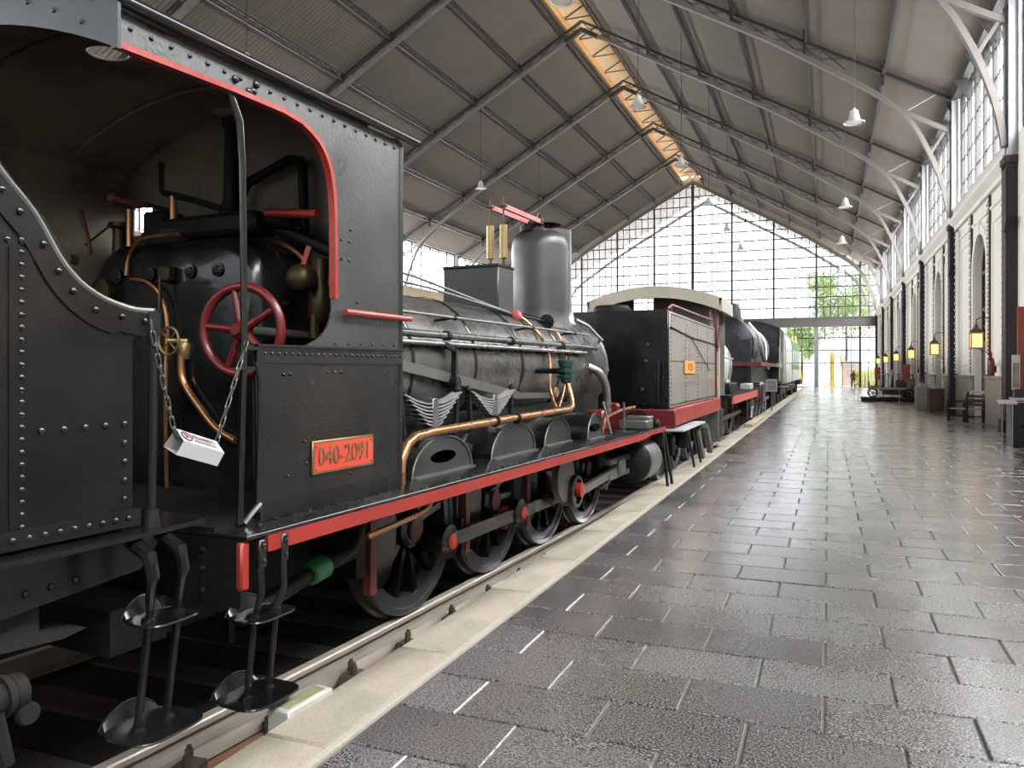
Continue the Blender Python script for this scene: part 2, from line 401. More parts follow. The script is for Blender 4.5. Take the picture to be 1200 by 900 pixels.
for i in range(60):
    y = -1 + .62 * i; place('sleeper', SM, tr, None, (rail_x(y) - .87 - tr_o.x, y - tr_o.y, 0), (0, 0, random.gauss(0, .01)))
fm = MB(); fm.box(-.06, .06, -.075, .075, -.15, -.05, .01); fm.cyl((-.02, .035, -.05), (-.02, .035, .0), .02, 6).cyl((.025, -.035, -.05), (.025, -.035, .005), .02, 6).cyl((-.02, .035, -.02), (-.02, .035, .018), .012, 6).cyl((.025, -.035, -.02), (.025, -.035, .025), .012, 6)
FM = fm.mesh('rail_fastener', M('dark_rusty_chair', (.06, .038, .026), .8, 0, .4, 12))
for i in range(62):
    y = 1.0 + .62 * i; place('rail_fastener', FM, tr, None, (rail_x(y) + .25 - tr_o.x, y - tr_o.y, random.uniform(-.004, .004)), (0, 0, random.gauss(0, .15)))

yy_ = [-2 + .8 * i for i in range(60)]
b = MB()
for a, c in zip(yy_, yy_[1:]):
    xa, xc = rail_x(a) + .36, rail_x(c) + .36
    b.add([(xa, a, -.29), (-2.3, a, -.13), (-2.3, c, -.13), (xc, c, -.29)], [(0, 1, 2, 3)])
b.build('rubble_strip', GRIT, ground)
b = MB()
for i in range(2200):
    y = random.uniform(1.0, 30); x0 = rail_x(y) + .34; t = random.random(); x = x0 + (-2.32 - x0) * t; r_ = random.uniform(.006, .022)
    b.ball((x, y, -.29 + .16 * t + r_ * .2), r_, 5, 3, (1, random.uniform(.7, 1.4), .6))
b.build('rubble', GRIT, ground, 'stuff')

# ---- ceiling: corrugated sheets on lattice purlins, ridge monitor
ceiling = structure('ceiling')
RTOP = RZ + .88; HALF = 18.35; NST = 6; D0 = 1.05
STW = (HALF - D0) / NST
def sheet_mesh(w_, name):
    n = int(PITCH / .255) * 4; b = MB(); vs = []
    for i in range(n + 1):
        y = PITCH * i / n; zz = .075 * math.sin(2 * math.pi * i / 4 + .4)
        vs += [(0, y, zz), (w_ + .12, y, zz - SL * (w_ + .12))]
    b.add(vs, [(2 * i, 2 * i + 1, 2 * i + 3, 2 * i + 2) for i in range(n)]); return b.mesh(name, ROOFM)
SHM = sheet_mesh(STW, 'roof_sheet')
pm = MB(); pd = .30
for z in (0, -pd): pm.box(-.05, .05, 0, PITCH, z - .035, z + .035)
for i in range(18):
    y0 = PITCH * i / 18; y1 = PITCH * (i + 1) / 18; ym = (y0 + y1) / 2
    pm.bar((0, y0, -pd), (0, ym, 0), .02, .035); pm.bar((0, ym, 0), (0, y1, -pd), .02, .035)
PUR = pm.mesh('purlin', TRUSS)
for k in range(10):
    y = YB + PITCH * k
    for s_ in (1, -1):
        for j in range(NST):
            d = D0 + STW * j
            o = place('roof_sheet', SHM, ceiling, None, (XR + s_ * d, y, RTOP - SL * d + .02 * (NST - j)))
            if s_ < 0: o.scale = (-1, 1, 1)
            if y > 12: place('purlin', PUR, ceiling, None, (XR + s_ * (d + .08), y, RTOP - SL * d - .12))
        if y > 12 and s_ > 0: place('purlin', PUR, ceiling, None, (XR + s_ * HALF, y, RTOP - SL * HALF - .12))
# ridge monitor: timber-lined cap over a slot, amber glazing on both flanks
b = MB()
for s_ in (1, -1): b.bar((XR, (YB + YG) / 2, RTOP + .75), (XR + s_ * 1.7, (YB + YG) / 2, RTOP + .75 - .9), YG - YB, .05, up=(0, 0, 1))
b.build('ridge_lining', WOODR, ceiling)
b = MB()
for s_ in (1, -1): b.box(XR + s_ * 1.12 - .01, XR + s_ * 1.12 + .01, YB, YG, RTOP - SL * 1.05, RTOP + .2)
b.build('ridge_glazing', AMBER, ceiling)
RBM = MB().bar((-1.12, 0, .2), (0, 0, .78), .06, .08).bar((1.12, 0, .2), (0, 0, .78), .06, .08).bar((-1.12, 0, .12), (1.12, 0, .12), .06, .06).mesh('ridge_rib', TRUSS)
for k in range(34): place('ridge_rib', RBM, ceiling, None, (XR, YB + 3 * k + 1.5, RTOP - .1))

# ---- roof trusses
def arch_pts(s_):
    a = [(0, RZ), (7.66, 17.4), (11.17, 15.35), (14.0, 13.45), (15.2, 12.6), (16.31, 11.55), (17.05, 10.2), (17.55, 8.8), (17.8, 7.5)]
    P = smooth_path([(x, 0, z) for x, z in a[3:]], 3); return [(XR + s_ * x, z) for x, z in a[:3]] + [(XR + s_ * p.x, p.z) for p in P]
def make_truss(name, label, y, grp='roof trusses across the hall'):
    t = thing(name, label, 'truss', (XR, y, 0), 0, grp)
    for s_ in (1, -1):
        A = [(x - XR, z) for x, z in arch_pts(s_)]
        MB().strip(A, 'xz', .16, -.13, .13).build('lower_chord', TRUSSL, t)
        MB().strip([(s_ * 0, RZ + .5), (s_ * 17.9, RZ + .5 - SL * 17.9)], 'xz', .12, -.1, .1).build('upper_chord', TRUSS, t)
        b = MB(); N = 15
        for i in range(N):
            d0, d1 = i * .94, (i + 1) * .94; lo = lambda d: RZ - SL * d + .05; up = lambda d: RZ + .5 - SL * d - .03
            for yy in (-.07, .07):
                b.bar((s_ * d0, yy, lo(d0)), (s_ * d1, yy, up(d1)), .02, .035, up=(0, 1, 0)); b.bar((s_ * d0, yy, up(d0)), (s_ * d1, yy, lo(d1)), .02, .035, up=(0, 1, 0))
        b.build('lattice_web', TRUSS, t)
        for j in range(1, NST):
            d = D0 + STW * j
            MB().bar((s_ * d, 0, RZ - SL * d - .02), (s_ * d, 0, RTOP - SL * d - .1), .14, .12).build('post', TRUSS, t)
            MB().bar((s_ * d, .0, RZ - SL * d + .4), (s_ * d, 1.1, RTOP - SL * d - .3), .05, .05).bar((s_ * d, .0, RZ - SL * d + .4), (s_ * d, -1.1, RTOP - SL * d - .3), .05, .05).build('brace', TRUSS, t)
        MB().bar((s_ * 16.2, 0, 11.75), (s_ * 17.9, 0, 10.75), .16, .16).build('strut', TRUSSL, t)
        MB().bar((s_ * 16.2, 0, 11.75), (s_ * 17.6, 0, 12.45), .10, .10).bar((s_ * 17.15, 0, 10.0), (s_ * 17.95, 0, 11.3), .09, .09).build('haunch_brace', TRUSSL, t)
    MB().strip([(-1.0, RZ - .57), (0, RZ), (1.0, RZ - .57)], 'xz', .24, -.15, .15).build('apex_plate', TRUSS, t)
    return t
names = ['first', 'second', 'third', 'fourth', 'fifth', 'sixth', 'seventh']
t0 = None
for k, y in enumerate(TY[:7]):
    lab = 'dark iron lattice roof truss, %s one in from the glazed end wall' % names[k]
    if t0 is None: t0 = make_truss('roof_truss', lab, y)
    else:
        c = copy_tree(t0); c.location = (XR, y, 0); c['label'] = lab

# ---- right-hand iron columns
def make_column(label, y):
    t = thing('iron_column', label, 'column', (4.47, y, 0), 0, 'iron columns along the right wall')
    MB().box(-.17, .17, -.22, .22, 0, 7.0).build('shaft', COLD, t)
    MB().box(-.20, -.165, -.26, .26, 0, 7.0).box(.165, .2, -.26, .26, 0, 7.0).build('flange', COLD, t)
    MB().box(-.27, .27, -.32, .32, 0, .35, .02).build('base', COLD, t)
    MB().box(-.24, .24, -.30, .30, 7.0, 7.22, .03).box(-.2, .2, -.26, .26, 6.9, 7.0).build('capital', COLD, t)
    MB().box(-.09, .09, -.07, .07, 7.22, 12.25).build('upper_shaft', COLL, t)
    MB().box(-.13, .13, -.24, -.20, 7.22, 12.25).box(-.13, .13, .20, .24, 7.22, 12.25).build('upper_flange', COLL, t)
    MB().box(-.24, -.19, -.5, -.26, 5.5, 5.62).prism([(-.5, 5.5), (-.26, 5.2), (-.26, 5.5)], 'yz', -.24, -.19).build('bracket', COLD, t)
    b = MB()
    for z in range(28):
        for yy in (-.235, .235): b.rivet((-.2, yy, .5 + z * .23), (-1, 0, 0), .02)
    b.build('rivet', COLD, t, 'stuff')
    return t
c0 = None
for k, y in enumerate([YG] + TY[:6]):
    lab = 'dark riveted iron column standing in the glazed end wall corner' if k == 0 else 'dark riveted iron column by the right wall, %s in front of the glazed end' % names[k - 1]
    if k == 6: lab = 'dark riveted iron column beside the red display board at the right edge'
    if c0 is None: c0 = make_column(lab, y)
    else: c = copy_tree(c0); c.location = (4.47, y, 0); c['label'] = lab
# eaves beam
MB().box(4.35, 4.6, YB, YG, 11.9, 12.2).build('trim_1', TRUSS, None, 'structure')
b = MB()
for k in range(40): y = YB + 2.55 * k; b.prism([(4.1, 11.9), (4.55, 11.9), (4.55, 11.2)], 'xz', y - .06, y + .06)
b.build('eave_bracket', TRUSS, bpy.data.objects['trim_1'])

# ---- right wall
wr = structure('wall_right')
HW, SPR = 1.15, 4.85
def arc_y(r_, n=14): return [(-r_ * math.cos(math.pi * i / n), SPR + r_ * math.sin(math.pi * i / n)) for i in range(n + 1)]
b = MB(); h2 = PITCH / 2
b.prism([(-h2, 0), (-HW, 0)] + arc_y(HW) + [(HW, 0), (h2, 0), (h2, CORN), (-h2, CORN)], 'yz', 0, .5); WPM = b.mesh('wall_panel', WALLP)
b = MB(); A1 = arc_y(HW + .02); A2 = arc_y(HW + .3)
for i in range(14): b.prism([A1[i], A1[i + 1], A2[i + 1], A2[i]], 'yz', -.06, .02)
for s_ in (1, -1): b.box(-.06, .02, min(s_ * (HW + .02), s_ * (HW + .3)), max(s_ * (HW + .02), s_ * (HW + .3)), 1.5, SPR)
b.box(-.1, .02, -.16, .16, SPR + HW - .02, SPR + HW + .42, .02); ARM = b.mesh('arch_moulding', WALLP)
b = MB()
for s_ in (1, -1):
    y0, y1 = (2.0, 3.9) if s_ > 0 else (-3.9, -2.0)
    for ya, yb, za, zb in ((y0, y1, 6.0, 6.1), (y0, y1, 1.8, 1.9), (y0, y0 + .1, 1.9, 6.0), (y1 - .1, y1, 1.9, 6.0)): b.box(-.05, .01, ya, yb, za, zb, .015)
b.box(-.05, .01, -4.3, 4.3, 6.45, 6.55, .015); PNM = b.mesh('panel_moulding', WALLP)
b = MB()
for s_ in (1, -1): b.box(-.09, .01, min(s_ * 4.2, s_ * 4.75), max(s_ * 4.2, s_ * 4.75), 1.5, CORN - .35, .03)
PIL = b.mesh('pilaster', WALLG)
b = MB()
for s_ in (1, -1):
    for yc in (1.62, 4.82):
        for i in range(44): b.box(-.12 if i % 2 else -.09, .01, s_ * yc - .13, s_ * yc + .13, 1.5 + i * .125, 1.5 + i * .125 + .085)
QUM = b.mesh('quoin_block', M('white_quoin', (.80, .78, .73), .7, 0, .06))
b = MB()
for s_ in (1, -1):
    for yc in (1.62, 4.82): b.box(-.07, .01, s_ * yc - .14, s_ * yc + .14, 1.5, 7.0)
QBM = b.mesh('quoin_joint', BRICKD)
b = MB()
for s_ in (1, -1): b.box(-.08, .01, min(s_ * 1.2, s_ * 5.1), max(s_ * 1.2, s_ * 5.1), 0, 1.40, .02); b.box(-.12, .01, min(s_ * 1.2, s_ * 5.1), max(s_ * 1.2, s_ * 5.1), 1.36, 1.46, .02)
DAM = b.mesh('dado', STONE)
COM = MB().prism([(.05, CORN - .28), (-.12, CORN - .28), (-.14, CORN - .16), (-.26, CORN - .06), (-.32, CORN), (-.32, CORN + .1), (.05, CORN + .12)], 'xz', -h2, h2).mesh('cornice', WALLP)
CO2 = MB().prism([(.05, CORN + .12), (-.18, CORN + .12), (-.16, CORN + .45), (-.2, CORN + .5), (.05, CORN + .55)], 'xz', -h2, h2).mesh('window_sill_course', WALLG)
# arched door and its clerestory window
def door_meshes():
    f = MB()
    for s_ in (1, -1): f.box(.2, .28, min(s_ * HW, s_ * (HW - .13)), max(s_ * HW, s_ * (HW - .13)), 0, SPR)
    A = arc_y(HW); B_ = arc_y(HW - .13)
    for i in range(14): f.prism([A[i], A[i + 1], B_[i + 1], B_[i]], 'yz', .2, .28)
    for z in (2.55, 3.65, SPR): f.box(.2, .28, -HW, HW, z - .06, z + .06)
    f.box(.2, .28, -.05, .05, 0, SPR + HW)
    for yy in (-.55, .55): f.box(.22, .26, yy - .02, yy + .02, 2.5, SPR + .9)
    for z in (3.1, 4.25): f.box(.22, .26, -HW, HW, z - .02, z + .02)
    g = MB().prism([(-HW, 2.5)] + arc_y(HW - .02) + [(HW, 2.5)], 'yz', .235, .245)
    l = MB()
    for s_ in (1, -1):
        y0, y1 = (.06, 1.0) if s_ > 0 else (-1.0, -.06)
        l.box(.21, .27, y0, y1, 0.02, 2.48); l.box(.19, .22, y0 + .15, y1 - .15, .2, 1.1, .02); l.box(.19, .22, y0 + .15, y1 - .15, 1.25, 2.3, .02)
    k = MB().box(.9, .95, -1.6, 1.6, 0, 6.3).box(.5, .95, -1.65, -1.6, 0, 6.3).box(.5, .95, 1.6, 1.65, 0, 6.3).box(.5, .95, -1.65, 1.65, 6.3, 6.35)
    return f.mesh('door_frame', DOORB), g.mesh('glazing', GLASSD), l.mesh('door_leaf', DOORB), k.mesh('lobby_lining', WALLG)
DFM, DGM, DLM, DKM = door_meshes()
def clerestory_meshes():
    f = MB(); m = MB(); g = MB(); y0, y1, z0, z1 = -4.75, 4.75, CORN + .55, 12.25
    for a, b_ in ((y0, y0 + .12), (y1 - .12, y1)): f.box(.1, .2, a, b_, z0, z1)
    f.box(.1, .2, y0, y1, z0, z0 + .12).box(.1, .2, y0, y1, z1 - .12, z1)
    for i in range(1, 6): yy = y0 + 9.5 * i / 6; f.box(.08, .2, yy - .05, yy + .05, z0, z1)
    for i in range(1, 18): yy = y0 + 9.5 * i / 18; m.box(.13, .17, yy - .024, yy + .024, z0, z1)
    for i in range(1, 5): zz = z0 + (z1 - z0) * i / 5; m.box(.13, .17, y0, y1, zz - .024, zz + .024)
    for i in range(18):
        for j in range(5): g.box(.145, .15, y0 + 9.5 * i / 18, y0 + 9.5 * (i + 1) / 18, z0 + (z1 - z0) * j / 5, z0 + (z1 - z0) * (j + 1) / 5)
    p = MB()
    for s_ in (1, -1): p.box(0, .4, min(s_ * 4.75, s_ * 5.1), max(s_ * 4.75, s_ * 5.1), CORN + .1, 12.6)
    p.box(0, .4, -5.1, 5.1, 12.25, 13.2)
    return f.mesh('window_frame', MULL), m.mesh('muntin', MULL), g.mesh('pane', GLASS), p.mesh('wall_pier', WALLG)
CFM, CMM, CGM, CPM = clerestory_meshes()
wn = 0
for k in range(10):
    yc = YB + PITCH * (k + .5); full = k >= 4; L_ = (XW, yc, 0)
    if full:
        for me in (WPM, ARM, PNM, PIL, QBM, DAM, COM, CO2, DKM): place(me.name.split('.')[0], me, wr, None, L_)
        place('quoin_block', QUM, wr, 'stuff', L_)
        d = structure('door_%d' % (k - 3), L_)
        for me in (DFM, DGM, DLM): place(me.name.split('.')[0], me, d)
        bpy.data.objects[d.name].children
    else:
        place('wall_panel', MB().box(XW, XW + .4, yc - h2, yc + h2, 0, CORN + .55).mesh('wall_panel', WALLP), wr)
    place('wall_pier', CPM, wr, None, L_)
    wn += 1; wi = structure('window_%d' % wn, L_)
    place('window_frame', CFM, wi); place('muntin', CMM, wi); place('pane', CGM, wi, 'stuff')

# ---- left wall (beyond the trains)
wl = structure('wall_left')
MB().box(XL - .4, XL, YB, YG, -.6, CORN + .55).build('wall_panel', WALLG, wl)
for k in range(10):
    yc = YB + PITCH * (k + .5)
    place('wall_pier', CPM, wl, None, (XL, yc, 0), (0, 0, math.pi))
    wn += 1; wi = structure('window_%d' % wn, (XL, yc, 0)); wi.rotation_euler = (0, 0, math.pi)
    place('window_frame', CFM, wi); place('muntin', CMM, wi); place('pane', CGM, wi, 'stuff')

# ---- glazed end wall
ROOFLINE = lambda x: RZ + .12 - SL * abs(x - XR)
UNDER = lambda x: RTOP - SL * abs(x - XR) - .05
wf = structure('wall_front')
MX = [XR + d for d in (-17.9, -16.5, -12.37, -8.25, -4.13, 0, 4.07, 8.25, 12.35, 16.4, 17.95)]
ZB, ZT = 6.05, 7.05
b = MB().box(XL, XW + .3, YG - .05, YG + .35, ZB, ZT).box(XL, XW + .3, YG - .14, YG - .05, ZB, ZB + .1).box(XL, XW + .3, YG - .14, YG - .05, ZT - .1, ZT)
b.build('transom_beam', M('grey_beam_paint', (.13, .12, .113), .5, .1, .15), wf)
for i, x in enumerate(MX):
    wd = .14 if i == 5 else .09
    MB().box(x - wd, x + wd, YG - .05, YG + .15, ZT, ROOFLINE(x)).build('mullion', MULL, wf)
    if i >= 1: MB().box(x - (.2 if i == 8 else .09), x + (.2 if i == 8 else .09), YG - .05, YG + .2, -.1, ZB).build('mullion', COLL if i == 8 else MULL, wf)
b = MB(); cells = []
for a, c in zip(MX, MX[1:]):
    n = max(1, round((c - a) / .69))
    for i in range(n):
        x0 = a + (c - a) * i / n; x1 = a + (c - a) * (i + 1) / n; top = min(ROOFLINE(x0), ROOFLINE(x1))
        if i: b.box(x0 - .03, x0 + .03, YG - .02, YG + .08, ZT, ROOFLINE(x0)); 
        j = 0
        while ZT + 1.016 * j < max(ROOFLINE(x0), ROOFLINE(x1)):
            z0 = ZT + 1.016 * j; z1 = z0 + 1.016
            if z1 <= top: cells.append((x0, x1, z0, z1, None))
            else: cells.append((x0, x1, z0, z1, (ROOFLINE(x0), ROOFLINE(x1))))
            j += 1
    n2 = max(1, round((c - a) / .74))
    for i in range(n2):
        x0 = a + (c - a) * i / n2; x1 = a + (c - a) * (i + 1) / n2
        if i: b.box(x0 - .03, x0 + .03, YG - .02, YG + .08, -.1, ZB)
        for j in range(5):
            z0 = [-.1, 2.45, 3.7, 4.95, 5.6][j]; z1 = [2.45, 3.7, 4.95, 5.6, ZB][j]
            cells.append((x0, x1, z0, z1, None))
for j in range(1, 16):
    z = ZT + 1.016 * j; hwid = min(17.9, (RZ + .1 - z) / SL)
    if hwid > 0: b.box(XR - hwid, XR + hwid, YG - .03, YG + .09, z - .05, z + .05)
for z in (2.45, 3.7, 4.95): b.box(XL, XW, YG - .03, YG + .09, z - .05, z + .05)
b.box(XL, XW, YG - .04, YG + .12, -.1, 0.02)
b.build('muntin', MULL, wf)
g = MB(); PC = {}; npane = 0
cells.sort(key=lambda q: (q[4] is not None, -(q[0])))
for x0, x1, z0, z1, cut in cells:
    if cut is None and npane < 300:
        key = (round(x1 - x0, 3), round(z1 - z0, 3))
        if key not in PC: PC[key] = MB().box(-key[0] / 2 + .01, key[0] / 2 - .01, -.003, .003, -key[1] / 2 + .01, key[1] / 2 - .01).mesh('pane', GLASSE)
        place('pane', PC[key], wf, None, ((x0 + x1) / 2, YG + .03, (z0 + z1) / 2)); npane += 1
    else:
        za, zb = (z1, z1) if cut is None else (min(z1, cut[0]), min(z1, cut[1]))
        za, zb = max(za, z0), max(zb, z0); g.prism([(x0, z0), (x1, z0), (x1, zb), (x0, za)], 'xz', YG + .027, YG + .033)
g.build('pane', GLASSE, wf, 'stuff')
A = arch_pts(1) + []
for s_ in (1, -1):
    MB().strip([(x, z + .1) for x, z in arch_pts(s_)], 'xz', .34, YG - .12, YG - .02).build('gable_rib', TRUSSL, wf)
    MB().strip([(XR, RTOP - .32), (XR + s_ * 18.6, RTOP - .32 - SL * 18.6)], 'xz', .80, YG - .02, YG + .1).build('rake_board', WOODR, wf)
MB().box(XW, XW + .6, YG - .1, YG + .4, -.1, 13).box(XL - .6, XL, YG - .1, YG + .4, -.1, 13).build('end_pier', WALLG, wf)
# outer canopy beyond the glass
cs = MB()
for s_ in (1, -1):
    cs.bar((XR, YG + 5.2, RTOP), (XR + s_ * 18.6, YG + 5.2, RTOP - SL * 18.6), 9.6, .06)
cs.build('porch_roof', M('porch_lining', (.66, .63, .63), .7), wf)
for s_ in (1, -1):
    MB().strip([(x, z) for x, z in arch_pts(s_)], 'xz', .28, YG + 9.6, YG + 9.9).build('porch_rib', LAMPM, wf)

MB().box(XR - 1.5, XR + 1.5, YG - .02, YG + .1, RTOP - .1, RTOP + .72).build('rake_board', WOODR, wf)

# ---- rear wall behind the viewpoint, glazed like the far end
wb = structure('wall_back')
MB().box(XL, XW + .4, YB - .3, YB, -.6, 3.0).build('wall_panel', WALLG, wb)
b = MB()
for i in range(14): x = XL + (XW - XL) * i / 13; b.box(x - .12, x + .12, YB - .1, YB + .1, 3, UNDER(x))
for j in range(1, 14): z = 3 + 1.5 * j; hwid = min(18.05, (RTOP - .1 - z) / SL); b.box(XR - hwid, XR + hwid, YB - .05, YB + .05, z - .05, z + .05) if hwid > 0 else None
b.build('muntin', MULL, wb)
MB().prism([(XL, 3), (XW, 3), (XW, UNDER(XW)), (XR, RTOP), (XL, UNDER(XL))], 'xz', YB - .01, YB + .01).build('glazing', GLASSR, wb)

# ================================================================== LOCOMOTIVES
def wheel_meshes(rad, name, nsp, wd=.13, hub=.15):
    r_ = rad
    tyre = MB().lathe([(r_ - .13, -wd / 2), (r_ + .025, -wd / 2), (r_ + .025, -wd / 2 + .03), (r_, -wd / 2 + .035), (r_ - .004, wd / 2 - .012), (r_ - .012, wd / 2), (r_ - .055, wd / 2), (r_ - .06, wd / 2 - .012), (r_ - .13, wd / 2 - .012), (r_ - .13, -wd / 2)], ax='x', n=40, cap=False).mesh(name + '_tyre', TYRE)
    sp = MB().bar((0, 0, hub * .8), (0, 0, r_ - .12), .05, .075, up=(1, 0, 0)).mesh('spoke', BLK)
    hb = MB().lathe([(hub, -wd / 2), (hub, wd / 2 + .005), (hub * .8, wd / 2 + .03), (.09, wd / 2 + .03)], ax='x', n=20).mesh('hub', BLK)
    cap = MB().lathe([(.085, wd / 2 + .03), (.085, wd / 2 + .05), (.05, wd / 2 + .06)], ax='x', n=16).mesh('axle_end', BROWNRED)
    return tyre, sp, hb, cap, nsp
def add_wheel(ms, parent, loc, name='driving_wheel', ph=0., side=1):
    ty, sp, hb, cap, n = ms
    wv = place(name, ty, parent, None, loc, (0, 0, 0) if side > 0 else (0, 0, math.pi))
    for i in range(n): place('spoke', sp, wv, None, None, (ph + 2 * math.pi * i / n, 0, 0))
    place('hub', hb, wv); place('axle_end', cap, wv)
    return wv

LA = thing('steam_locomotive', 'black steam locomotive with red valance, open cab and number plate, nearest on the track', 'locomotive', (-3.772961, 5.159499, -.197), -PH0)
P = LA
# ---- frames, running board, valance
b = MB()
for x in (.62, -.62): b.box(x - .015, x + .015, -2.1, 5.35, .42, 1.03)
b.build('main_frame', SOOT, P)
MB().box(-.6, .6, -2.15, 5.3, .55, .58).box(-.6, .6, -1.5, -1.45, .2, 1.0).box(-.6, .6, 3.1, 3.15, .2, 1.0).build('frame_stretcher', SOOT, P)
MB().box(-1.45, 1.45, -2.25, 5.58, 1.028, 1.05, .004).build('running_board', BLK, P)
b = MB().rivets((1.40, -2.1, 1.052), (1.40, 5.5, 1.052), 70, (0, 0, 1), .009).rivets((1.29, -2.0, 1.052), (1.29, -.75, 1.052), 11, (0, 0, 1), .012)
b.build('rivet', BLK, P, 'stuff')
MB().box(1.435, 1.455, -2.12, 4.45, .955, 1.03).prism([(4.45, .955), (4.85, .985), (5.58, .985), (5.58, 1.045), (4.45, 1.03)], 'yz', 1.435, 1.455).box(-1.455, -1.435, -2.12, 5.58, .955, 1.03).build('valance', RED, P)
MB().box(-1.42, 1.42, -2.26, -2.22, .72, 1.025).build('drag_beam', SOOT, P)
MB().box(1.395, 1.435, -2.27, -2.215, .80, 1.02, .01).build('beam_end', RED, P)
b = MB()
for z in (.78, .88, .97):
    for i in range(5): b.rivet((.55 + .16 * i, -2.262, z), (0, -1, 0), .018)
b.build('rivet', SOOT, P, 'stuff')
MB().box(-1.43, 1.43, 5.5, 5.62, .78, 1.045, .01).build('buffer_beam', SOOT, P)
for x in (.86, -.86): MB().lathe([(.09, 0), (.08, .2), (.05, .22), (.05, .32), (.2, .33), (.21, .37), (.12, .39)], (x, 5.62, .92), 'y', 18).build('buffer', SOOT, P)
# ---- wheels
WD = wheel_meshes(.64, 'driving_wheel', 12)
WY = [0, 1.34, 2.6, 3.86]
for i, y in enumerate(WY):
    for s_ in (1, -1): 
        wv = add_wheel(WD, P, (s_ * .845, y, .64), 'driving_wheel', .2 + .3 * i, s_)
        if s_ > 0:
            MB().prism([(.1 * math.cos(t) + .0, .1 * math.sin(t)) for t in [k * .628 for k in range(10)]], 'yz', .05, .11).build('balance_boss', BLK, wv, None, None)
            MB().prism([(-.34 + .2 * math.cos(R(a)) - .05, .16 + .42 * math.sin(R(a)) - .1) for a in range(0, 360, 30)], 'yz', .02, .06).build('counterweight', BLK, wv)
CR = (.30, -.15)                                        # crank offset (y, z)
for i, y in enumerate(WY):
    pc = (y + CR[0], .64 + CR[1])
    MB().lathe([(.10, .88), (.10, .985), (.13, .99), (.13, 1.07), (.10, 1.085)], (0, pc[0], pc[1]), 'x', 18).build('crank_boss', BLK if i != 2 else STEEL, P)
    MB().lathe([(.062, 1.085), (.062, 1.10), (.045, 1.112)], (0, pc[0], pc[1]), 'x', 16).build('crank_pin_cap', RED, P)
for i in range(3):
    MB().bar((1.03, WY[i] + CR[0] + .1, .64 + CR[1]), (1.03, WY[i + 1] + CR[0] - .1, .64 + CR[1]), .05, .11).build('coupling_rod', BLK, P)
MB().prism([(1.42, .56), (1.60, .56), (1.53, .36), (1.48, .36)], 'yz', .93, .98).build('crank_marker', RED, P)
MB().lathe([(.24, 1.10), (.24, 1.17), (.20, 1.185)], (0, WY[2] - .06, .70), 'x', 24).build('eccentric_disc', STEEL, P)
MB().lathe([(.17, 1.17), (.17, 1.235), (.13, 1.24), (.12, 1.21)], (0, WY[2] + .1, .55), 'x', 24).build('return_crank', BLK, P)
MB().lathe([(.075, 1.2), (.075, 1.26), (.05, 1.27)], (0, WY[2] + .17, .56), 'x', 16).build('pin_cap', RED, P)
MB().bar((1.15, WY[2] + .3, .5), (1.15, 4.5, .6), .05, .09).build('connecting_rod', STEEL, P)
for z in (.53, .71): MB().bar((1.15, 3.95, z), (1.15, 4.8, z), .07, .06).build('slide_bar', STEEL, P)
MB().box(1.08, 1.22, 4.25, 4.5, .52, .72, .02).build('crosshead', STEEL, P)
for y in (-.62, .72, 1.98): MB().box(.92, .98, y, y + .07, .3, .95).build('brake_hanger', BROWNRED, P)
MB().box(.75, .98, -.78, -.68, .45, .72).build('brake_block', SOOT, P); MB().box(.75, .98, .64, .69, .3, .6).build('brake_block', SOOT, P)
# injector pipe with green union, drain pipe
MB().tube([(1.1, -1.95, .55), (1.1, -1.6, .6), (1.1, -1.38, .64)], .045, 12).build('water_hose', SOOT, P)
MB().lathe([(.05, 0), (.068, .01), (.068, .14), (.05, .16)], (1.1, -1.40, .64), (0, 1, .12), 14).build('hose_union', GREEN, P)
MB().tube([(1.1, -1.24, .66), (1.1, -1.0, .68), (1.05, -.8, .9)], .045, 12).build('feed_pipe', SOOT, P)
MB().tube(smooth_path([(1.25, -1.05, .80), (1.25, -.6, .83), (1.25, -.35, .86), (1.25, -.25, .95)]), .02, 8).build('drain_pipe', COP, P)
# ---- cylinder
MB().lathe([(.10, -.02), (.24, 0), (.27, .03), (.27, .07)], (1.17, 4.78, .63), 'y', 32).build('cylinder_rear_cover', SOOT, P)
MB().lathe([(.28, 0), (.28, .55), (.25, .60), (.10, .64)], (1.17, 4.85, .63), 'y', 32).build('cylinder', STEEL, P)
MB().box(.80, 1.30, 4.9, 5.4, .85, 1.03, .02).build('steam_chest', SOOT, P)
MB().box(1.12, 1.24, 4.95, 5.25, .80, .99, .03).build('cylinder_drain_cover', STEEL, P)
# ---- boiler
ZC, RB = 1.86, .645
MB().lathe([(RB, -.66), (RB, 4.0)], (0, 0, ZC), 'y', 56, cap=False).build('boiler', BOIL, P)
MB().lathe([(RB + .012, 3.98), (RB + .012, 5.44), (RB - .02, 5.50), (.5, 5.52), (.02, 5.56)], (0, 0, ZC), 'y', 56, cap=False).build('smokebox', BOIL, P)
for y in (.45, 1.55, 2.62, 3.72, 4.6): MB().lathe([(RB + .006, -.022), (RB + .012, -.012), (RB + .012, .012), (RB + .006, .022)], (0, y, ZC), 'y', 56, cap=False).build('boiler_band', BLK, P)
MB().lathe([(RB + .01, 0), (RB + .03, .02), (RB + .03, .05), (RB + .01, .06)], (0, 5.42, ZC), 'y', 56, cap=False).build('smokebox_ring', STEEL, P)
MB().box(-.55, .55, 4.2, 5.4, 1.04, 1.5).build('smokebox_saddle', SOOT, P)
MB().box(-.60, .60, -.66, 4.1, 1.04, 1.42).build('ash_pan_casing', SOOT, P)
